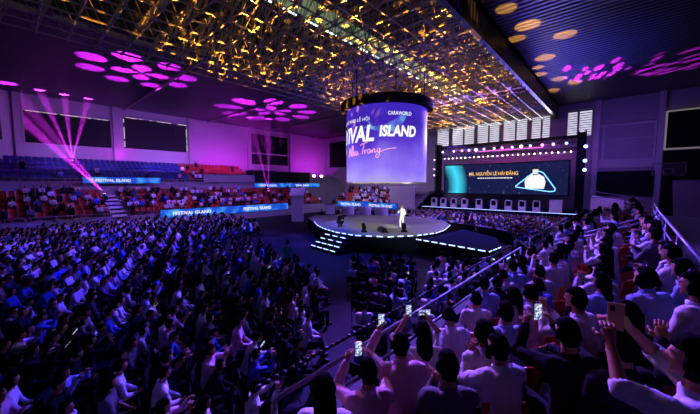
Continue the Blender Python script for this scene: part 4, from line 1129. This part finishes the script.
# --- the people that can be told apart in the near stand (heads in metres)
Z = 'in the nearest rows'
p = seated('phone_up_long', -1.7, 3.25, 'long-haired person in a white short-sleeved top raising a phone near the front rail', 'white', zone=Z); q = mid_hands(p, V['phone_up_long'])
phone(wpt(p, V['phone_up_long'], 0) + Vector((.02, .0, .05)), p.rotation_euler[2], 0, 'upright phone with a lit screen in the raised left hand of the long-haired person')
phone(wpt(p, V['phone_up_long'], 1) + Vector((0, .0, .0)), p.rotation_euler[2], 0, 'sideways phone with a lit screen in the right hand of the long-haired person', True)
p = seated('phone_left_high', -1.7, 2.75, 'broad person in a pale pink long-sleeved shirt filming with two hands raised', 'pink', zone=Z, scale=1.05)
phone(wpt(p, V['phone_left_high'], 0) + Vector((0, 0, .05)), p.rotation_euler[2], 0, 'upright lit phone held high by the person in the pale pink shirt')
phone(wpt(p, V['phone_left_high'], 1) + Vector((0, 0, .02)), p.rotation_euler[2], 0.2, 'second lit phone held lower by the person in the pale pink shirt')
p = seated('phone_up_short', -1.72, 2.2, 'short-haired person in a pink shirt filming beside the broad person in pink', 'pink', zone=Z, rz=to_stage(-1.72, 2.2) + .35)
phone(mid_hands(p, V['phone_up_short']) + Vector((0, 0, .03)), p.rotation_euler[2], 0, 'tilted lit phone held by the person at the bottom end of the front rail')
seated('rest_long', -1.85, 1.75, 'long-haired person in a white top seated at the lowest corner by the rail end', 'white', zone=Z)
seated('profile', -.78, 2.95, 'short-haired person in a white long-sleeved shirt seen in profile with clasped raised hands', 'white', zone=Z, rz=to_stage(-.78, 2.95) + .25)
seated('profile', -.30, 4.0, 'short-haired person in a white shirt seen in profile behind the dark-clothed filmer', 'white', zone=Z, rz=to_stage(-.3, 4.0) + .5)
p = seated('phone_up_short', -.27, 3.0, 'person in black clothes holding a phone chest-high toward the stage', 'black', zone=Z, rz=to_stage(-.27, 3.0) + .12)
phone(mid_hands(p, V['phone_up_short']) + Vector((0, 0, .03)), p.rotation_euler[2], 0, 'lit phone held in both hands by the person in black clothes')
p = seated('phone_up_long', .34, 2.4, 'person in white at the end of the row raising a gold phone', 'white', zone=Z, rz=to_stage(.34, 2.4) + .62)
phone(mid_hands(p, V['phone_up_long']) + Vector((0, 0, .03)), PI + .25, 0, 'gold-backed phone held up by the person at the right end of the row', False, m_goldcase, 1.1)
seated('rest_short', -.95, 3.85, 'short-haired person in a pale blue shirt seen from behind between two dark-haired neighbours', 'pale_blue', zone=Z)
seated('rest_tail', -.98, 3.2, 'person with a ponytail in a white shirt seated right of the long-haired filmer', 'white', zone=Z)
seated('rest_short', .05, 2.9, 'large dark figure in black with short hair nearest the camera', 'black', zone=Z, scale=1.06)
seated('rest_long', .1, 3.8, 'long-haired person in black behind the dark-clothed filmer', 'black', zone=Z)
seated('lean_fwd', .25, 4.6, 'person with a bun in a pale blue top leaning forward near the back rail', 'pale_blue', zone=Z)
seated('clap', -1.0, 2.35, 'dark-haired person in a grey shirt clapping in the second nearest row', 'grey', zone=Z)
seated('phone_low', -1.7, 4.0, 'person in a white shirt looking down at a phone behind the rail', 'white', zone=Z)
seated('rest_short', -1.6, 1.2, 'person in a black shirt at the bottom edge near the rail end', 'black', zone=Z)
# --- the rest of the near stand
kinds = ['rest_short', 'rest_long', 'rest_tail', 'clap', 'chin', 'phone_low', 'lean_fwd', 'phone_up_short', 'profile', 'rest_short']
cols = ['white'] * 6 + ['pale_blue'] * 3 + ['pink', 'grey', 'black', 'black', 'blue', 'black']
hairw = dict(rest_short='short-haired', rest_long='long-haired', rest_tail='ponytailed', clap='clapping short-haired', chin='chin-resting', phone_low='phone-reading', lean_fwd='forward-leaning', phone_up_short='filming', profile='raised-handed')
NEAR_N = 0
for y0, y1, zone in ((1.0, 6.5, 'between the camera and the row middle'), (6.5, 12.6, 'in the rows before the stand stairs'), (14.6, 25.5, 'in the block beyond the stand stairs')):
    y = y0
    for ri, rx in enumerate(RX):
        if ri == 0: continue
        y = y0 + random.uniform(0, .4)
        while y < y1:
            hx = rx + random.uniform(-.06, .06) - .05; hy = y
            y += random.uniform(.54, .66)
            if any((hx - a) ** 2 + (hy - b) ** 2 < .46 ** 2 for a, b in placed): continue
            if hx ** 2 + hy ** 2 < 1.9 ** 2 or (hx > -.5 and hy < 2.6): continue
            if random.random() < .07: continue
            k = random.choice(kinds); col_ = random.choice(cols)
            sc = random.uniform(.94, 1.03)
            seated(k, hx, hy, '%s spectator in a %s top, %s' % (hairw[k], col_.replace('_', ' '), zone), col_, to_stage(hx, hy) + random.uniform(-.15, .4),
                   '%s spectators in %s tops %s' % (hairw[k], col_.replace('_', ' '), zone), scale=sc, zone=zone)
            NEAR_N += 1
# --- speaker and crew
sp_v = Variant(dict(stand=True, lean=-1, L=(-.22, .06, -.50), Rr=(.06, .24, -.06, -.5, -.2, .6), curl=1.1, step=.3), .016, hair='short', faces=True)
spk = sp_v.put((-12.9, 20.8, 1.2), R(175), 'person in a white suit standing on the round stage holding a microphone', 'white', trousers=m_shirts['white'], scale=1.06)
root = empty('microphone', wpt(spk, sp_v, 1) + Vector((0, 0, .0)), label='black handheld microphone held by the person in the white suit', category='microphone')
mb = MB(); mb.tube((0, 0, -.1), (0, 0, .08), .014, 8, r2=.018); link('handle', mb.mesh('handle', m_black), root)
mb = MB(); mb.ball((0, 0, .1), .028, n=10); link('grille', mb.mesh('grille', m_blackm), root)
cr_v = Variant(dict(seat=.28, crouch=True, L=(-.1, .3, -.02, .3, .3, .5), Rr=(.1, .3, -.02, -.3, .3, .5), lean=18, curl=1.0), .016, hair='short')
c_ = cr_v.put((-17.3, 18.1, 1.2), R(-80), 'camera operator in black crouching at the left rim of the round stage', 'black')
root = empty('video_camera', (wpt(c_, cr_v, 0) + wpt(c_, cr_v, 1)) / 2, R(-80), label='black video camera held by the crouching operator', category='camera')
mb = MB(); mb.box(-.07, -.15, -.05, .07, .15, .09); link('body', mb.mesh('body', m_black), root)
mb = MB(); mb.tube((0, .15, .02), (0, .3, .02), .05, 12); link('lens', mb.mesh('lens', m_black), root)
st_v = Variant(dict(stand=True, lean=2, L=(-.24, .05, -.5), Rr=(.1, .25, -.2), curl=.5), .02, hair='short', sleeves='short')
for x, y, rz, lab, cl in ((-26.2, 24.6, 1.0, 'standing person in black beside the tall white entrance panel', 'black'), (-25.3, 25.6, 2.2, 'standing person in grey beside the white upright case', 'grey'),
                          (-22.6, 13.2, 2.5, 'lone standing person in a pale blue shirt on the dark floor left of the stage', 'pale_blue'), (-13.0, 9.7, .6, 'person in a teal top standing at the edge of the left floor crowd', 'teal')):
    st_v.put((x, y, 0 if x > -26 or x < -26 else 0), rz, lab, cl)
p = st_v.put((1.75, 7.8, 2.75), 1.9, 'standing person in a pink shirt on the walkway behind the back rail', 'pink')

# ------------------------------------------------------------------ floor crowd
LV = .026
LO = [Variant(pose(), LV, hair='short', sm=1), Variant(pose(yaw=15, lean=4), LV, hair='long', sm=1, sleeves='short'), Variant(pose(lean=18, pitch=20, L=(-.06, .28, -.25, .5, .5, .3), Rr=(.08, .3, -.22, -.5, .5, .3)), LV, hair='short', sm=1),
      Variant(PH_UP, LV, hair='tail', sm=1), Variant(pose(L=(-.03, .30, -.12, .5, .4, .5), Rr=(.04, .31, -.11, -.5, .4, .5), yaw=-12), LV, hair='bun', sm=1, sleeves='short'), Variant(pose(lean=28, pitch=-10, yaw=20), LV, hair='short', sm=1)]
LOW = ['short-haired', 'long-haired', 'phone-reading', 'filming', 'clapping', 'forward-leaning']
from bisect import bisect
def inpoly(x, y, P):
    c = False; j = len(P) - 1
    for i in range(len(P)):
        if (P[i][1] > y) != (P[j][1] > y) and x < (P[j][0] - P[i][0]) * (y - P[i][1]) / (P[j][1] - P[i][1]) + P[i][0]: c = not c
        j = i
    return c
left_poly = [(-37, -2), (-3.7, -2), (-3.7, 2.6), (-7.0, 6.3), (-9.2, 8.3), (-11.6, 9.2), (-17, 10.1), (-21.7, 10.2), (-24.5, 13.5), (-26.5, 16.2), (-37, 17.5)]
right_poly = [(-10.2, 11.2), (-6.2, 7.3), (-3.9, 4.6), (-3.6, 4.6), (-3.6, 16.2), (-5.1, 15.2)]
far_poly = [(-23, 31.0), (-15.2, 30.2), (-13.6, 29.0), (-10, 27.9), (-6.4, 26), (-5.6, 23.2), (-3.8, 19.8), (-3.3, 19.8), (-3.3, 39.5), (-23, 39.5)]
far2_poly = [(-31, 30.5), (-24.5, 31), (-23, 37), (-31, 37)]
def rows(poly, ang, dx, dy, keep=1.0, jit=.08):
    """seats laid out in rows; ang: direction the rows face."""
    c, s = math.cos(ang), math.sin(ang); out = []
    cx = sum(p[0] for p in poly) / len(poly); cy = sum(p[1] for p in poly) / len(poly)
    for i in range(-75, 76):
        if i % 13 == 0: continue
        for j in range(-45, 46):
            x = cx + c * i * dx - s * j * dy; y = cy + s * i * dx + c * j * dy
            x += random.uniform(-jit, jit); y += random.uniform(-jit, jit)
            if inpoly(x, y, poly) and random.random() < keep: out.append((x, y, ang + random.uniform(-.35, .35)))
    return out
floor_people = [(x, y, 0.0, a, 'left') for x, y, a in rows(left_poly, R(-22), .54, .80, .9, .12)]
floor_people += [(x, y, 0.0, a, 'right') for x, y, a in rows(right_poly, R(22), .56, .82, .92, .1)]
far_people = [(x, y, 0.0, a + PI, 'far') for x, y, a in rows(far_poly, R(20), .54, .80, .95)]
far_people += [(x, y, 0.0, a + PI, 'far') for x, y, a in rows(far2_poly, R(0), .60, .85, .9)]
def in_view(x, y, z):
    c, s = math.cos(R(41.5)), math.sin(R(41.5)); r = x * c + y * s; f = -x * s + y * c
    return f > .8 and abs(r / f) < 1.18
floor_people.sort(key=lambda p: p[0] ** 2 + p[1] ** 2)
cand = [p for p in floor_people if in_view(*p[:3])]
NIND = 292 - NEAR_N - 22
ind = set(id(p) for p in cand[:NIND])
# folding chair
def chair_mb():
    mb = MB(); mb.box(-.2, -.2, .42, .2, .2, .45); mb.box(-.2, -.22, .62, .2, -.19, .86)
    return mb
cs = MB(); cs.box(-.2, -.2, .42, .2, .2, .45); cs = cs.mesh('seat', m_black)
cb_ = MB(); cb_.box(-.2, -.27, .60, .2, -.245, .86); cb_ = cb_.mesh('backrest', m_black)
cl_ = MB()
for s in (-1, 1):
    cl_.tube((s * .19, -.2, 0), (s * .19, -.26, .86), .011, 4); cl_.tube((s * .19, .22, 0), (s * .19, -.1, .44), .011, 4)
cl_ = cl_.mesh('leg_frame', m_blackm)
chair0 = None
def chair(x, y, rz, zone):
    global chair0
    lab = 'black folding chair under a seated guest, ' + zone; grp = 'black folding chairs, ' + zone
    if chair0 is None:
        chair0 = empty('folding_chair', (x, y, 0), rz, label=lab, category='chair', group=grp)
        link('seat', cs, chair0); link('backrest', cb_, chair0); link('leg_frame', cl_, chair0)
    else: clone(chair0, (x, y, 0), rz, label=lab, group=grp)
fcols = ['white'] * 5 + ['pale_blue', 'blue', 'pink', 'grey', 'grey', 'black', 'black', 'black', 'black', 'black', 'black']
zonew = dict(left='in the left floor crowd', right='in the floor block below the front rail')
crowd = []
for p in floor_people:
    x, y, z, a, zn = p
    if id(p) in ind:
        k = random.randrange(6) if random.random() < .7 else 0; c_ = random.choice(fcols)
        LO[k].put((x, y, z), a, '%s guest in a %s top seated %s' % (LOW[k], c_.replace('_', ' '), zonew[zn]), c_, '%s guests in %s tops %s' % (LOW[k], c_.replace('_', ' '), zonew[zn]), random.uniform(.94, 1.04))
        chair(x, y, a, zonew[zn])
    else: crowd.append((x, y, z, a))
for p in far_people: crowd.append(p[:4])

# ------------------------------------------------------------------ seats of the left and end stands
SEATS = []
for k in range(6):
    for i in range(74):
        y = -3.5 + i * .54
        if 6.9 < y < 8.6 or y > 36: continue
        SEATS.append((-38.95 - k * .9 + (0 if k else .05), y, tier_left_floor(k), -PI / 2, 'r', 'on the left lower tier'))
for k in range(5):
    for i in range(78):
        y = -3.5 + i * .54
        if y > 26.8 and not 42.5 < y: continue
        if y > 47: continue
        SEATS.append((-44.9 - k * .95 - .5, y, 4.95 + k * .5, -PI / 2, 'b' if y < 17.5 else 'r', 'on the left upper tier'))
for k in range(6):
    for i in range(28):
        x = -37.6 + i * .56
        if x > -26.4: continue
        SEATS.append((x, 38.45 + k * .85, 1.2 + k * .4, PI, 'r', 'on the far end stand'))
occ = []
def smesh(m):
    _, _, _, (p_, b_, l_) = seat_meshes(m)
    mb = MB()
    for q in (p_, b_, l_): mb.add(q.v, q.f)
    return mb
smr = smesh(m_redseat); mr_ = smr.mesh('stadium_seat', m_redseat); mbl_ = smr.mesh('stadium_seat', m_blueseat)
# people of the stands
for s_ in SEATS:
    x, y, z, rz, c, zn = s_
    pr = .0
    if 'lower' in zn: pr = .60 if y > 8 else (.42 if y > -2 else .2)
    elif 'upper' in zn: pr = .25 if y > 15.5 and y < 20 else .02
    elif 'end' in zn: pr = .75 if x > -34 else .25
    if c == 'r' and 'lower' in zn and 24 < y: pr = .25
    s_occ = random.random() < pr
    if s_occ: crowd.append((x + (.04 if rz < 0 else 0), y, z, rz + random.uniform(-.3, .3) - (.5 if rz < 0 else 0) * 0))
cand_s = sorted([s for s in SEATS if in_view(*s[:3])], key=lambda s: (s[0] ** 2 + s[1] ** 2))
NSEAT = 300 - NEAR_N - 30
indS = set(id(s) for s in cand_s[:max(0, NSEAT)])
def bake(name, inst, mb, mats, **props):
    """many copies of one small mesh as one object (what nobody could count)."""
    base = np.array(mb.v); nv = len(base); 
    lens = [len(f) for f in mb.f]; flat_ = np.array([i for f in mb.f for i in f]); nl = len(flat_)
    n = len(inst); V_ = np.empty((n, nv, 3))
    for k, (x, y, z, rz, sc) in enumerate(inst):
        c, s = math.cos(rz) * sc, math.sin(rz) * sc
        V_[k, :, 0] = x + base[:, 0] * c - base[:, 1] * s; V_[k, :, 1] = y + base[:, 0] * s + base[:, 1] * c; V_[k, :, 2] = z + base[:, 2] * sc
    me = bpy.data.meshes.new(name); me.vertices.add(n * nv); me.vertices.foreach_set('co', V_.ravel())
    me.loops.add(n * nl); me.loops.foreach_set('vertex_index', (flat_[None, :] + (np.arange(n) * nv)[:, None]).ravel().astype(np.int32))
    st = np.concatenate([[0], np.cumsum(lens)[:-1]]); me.polygons.add(n * len(lens))
    me.polygons.foreach_set('loop_start', (st[None, :] + (np.arange(n) * nl)[:, None]).ravel().astype(np.int32))
    for m in mats: me.materials.append(m)
    me.polygons.foreach_set('material_index', np.tile(np.array(mb.m), n).astype(np.int32))
    me.update(calc_edges=True)
    return me
rest_r = [(s[0], s[1], s[2], s[3], 1) for s in SEATS if id(s) not in indS and s[4] == 'r']
rest_b = [(s[0], s[1], s[2], s[3], 1) for s in SEATS if id(s) not in indS and s[4] == 'b']
if rest_r: link('stadium_seat_rows', bake('stadium_seat_rows', rest_r, smr, [m_redseat]), kind='stuff', label='remaining rows of red plastic seats across the stands', category='seats')
if rest_b: link('stadium_seat_rows', bake('stadium_seat_rows', rest_b, smr, [m_blueseat]), kind='stuff', label='remaining rows of blue plastic seats on the left upper tier', category='seats')
for s in SEATS:
    if id(s) in indS:
        w = 'red' if s[4] == 'r' else 'blue'
        link('stadium_seat', mr_ if s[4] == 'r' else mbl_, None, s[:3], s[3], label='%s plastic seat %s' % (w, s[5]), category='seat', group='%s seats %s' % (w, s[5]))
# crowd bulk: six low-detail seated figures in several shirt colours, merged
CV = .045
cvars = []
for P_, hr in ((pose(), 'short'), (pose(yaw=14), 'long'), (pose(lean=18, pitch=20, L=(-.06, .28, -.25), Rr=(.08, .3, -.22)), 'short'), (pose(L=(-.03, .30, -.12), Rr=(.04, .31, -.11), yaw=-12), 'tail')):
    d = build_person(P_, CV, hair=hr, sm=0, fingers=False)
    mb = MB()
    for k, mi in (('body', 0), ('shirt', 1), ('trousers', 2), ('hair', 3)):
        q = d[k]; mb.add(q.v, q.f, mi)
    cvars.append(mb)
ccols = ['white', 'white', 'white', 'pale_blue', 'pink', 'grey', 'black', 'black', 'black', 'black', 'blue']
buckets = {}
for x, y, z, a in crowd:
    if not (in_view(x, y, z) or (y < 3 and x > -40)): continue
    buckets.setdefault((random.randrange(4), random.choice(ccols)), []).append((x, y, z, a, random.uniform(.95, 1.05)))
tmp = []
for (vi, cn), inst in buckets.items():
    me = bake('crowd', inst, cvars[vi], [m_skin, m_shirts[cn], m_trous, m_hair]); tmp.append(me)
bmx = []
# join all crowd meshes into one stuff object
allmats = [m_skin, m_trous, m_hair] + [m_shirts[c] for c in m_shirts]
mi_of = {m.name: i for i, m in enumerate(allmats)}
VV = []; LLs = []; LS = []; MI = []; vo = 0; lo = 0
for me in tmp:
    a = np.empty(len(me.vertices) * 3); me.vertices.foreach_get('co', a); VV.append(a)
    l = np.empty(len(me.loops), np.int32); me.loops.foreach_get('vertex_index', l); LLs.append(l + vo)
    s = np.empty(len(me.polygons), np.int32); me.polygons.foreach_get('loop_start', s); LS.append(s + lo)
    m = np.empty(len(me.polygons), np.int32); me.polygons.foreach_get('material_index', m)
    mp = np.array([mi_of[x.name] for x in me.materials], np.int32); MI.append(mp[m])
    vo += len(me.vertices); lo += len(me.loops)
me = bpy.data.meshes.new('crowd'); me.vertices.add(vo); me.vertices.foreach_set('co', np.concatenate(VV))
me.loops.add(lo); me.loops.foreach_set('vertex_index', np.concatenate(LLs)); ps = np.concatenate(LS); me.polygons.add(len(ps)); me.polygons.foreach_set('loop_start', ps)
for m in allmats: me.materials.append(m)
me.polygons.foreach_set('material_index', np.concatenate(MI)); me.update(calc_edges=True)
me.polygons.foreach_set('use_smooth', [True] * len(ps))
link('crowd', me, kind='stuff', label='dense seated crowd filling the floor and the far stands', category='crowd')
for m in tmp: bpy.data.meshes.remove(m)
print('crowd size', sum(len(i) for i in buckets.values()), 'near', NEAR_N, 'floor ind', len(ind), 'polys', len(ps))
# small phone glints in the floor crowd
gl = [p for p in cand[:260]]
for k in range(14):
    x, y, z, a, zn = gl[(k * 17 + 5) % len(gl)]
    phone((x + -math.sin(a) * .36, y + math.cos(a) * .36, 1.02), a, -.7, 'glowing phone held low by a guest seated ' + zonew[zn])['group'] = 'glowing phones ' + zonew[zn]

# crowd barriers
def barrier(pts, label):
    root = empty('crowd_barrier', (pts[0][0], pts[0][1], 0), label=label, category='barrier')
    o = Vector((pts[0][0], pts[0][1], 0))
    for a, b_ in zip(pts, pts[1:]):
        a = Vector((a[0], a[1], 0)) - o; b_ = Vector((b_[0], b_[1], 0)) - o; d = b_ - a; nrm = Vector((-d.y, d.x, 0)).normalized() * .03
        mb = MB(); vs = [a - nrm, b_ - nrm, b_ + nrm, a + nrm]; vs += [v + Vector((0, 0, 1.0)) for v in vs]
        mb.add(vs, [(0, 3, 2, 1), (4, 5, 6, 7), (0, 1, 5, 4), (1, 2, 6, 5), (2, 3, 7, 6), (3, 0, 4, 7)]); link('panel', mb.mesh('panel', m_black), root)
        mb = MB(); mb.tube(a + Vector((0, 0, 1.02)), b_ + Vector((0, 0, 1.02)), .03, 6); link('top_tube', mb.mesh('top_tube', m_blackm), root)
barrier([(-16.5, 29.6), (-14.6, 29.2), (-13.0, 28.3), (-10, 27.6), (-6.2, 25.7), (-5.3, 23.0), (-3.6, 19.4)], 'black draped barrier in front of the far floor crowd')
barrier([(-26.3, 15.9), (-24.3, 13.2), (-21.5, 10.4)], 'black angled barrier at the corner of the left floor crowd')
COL.children.unlink(COLTMP)
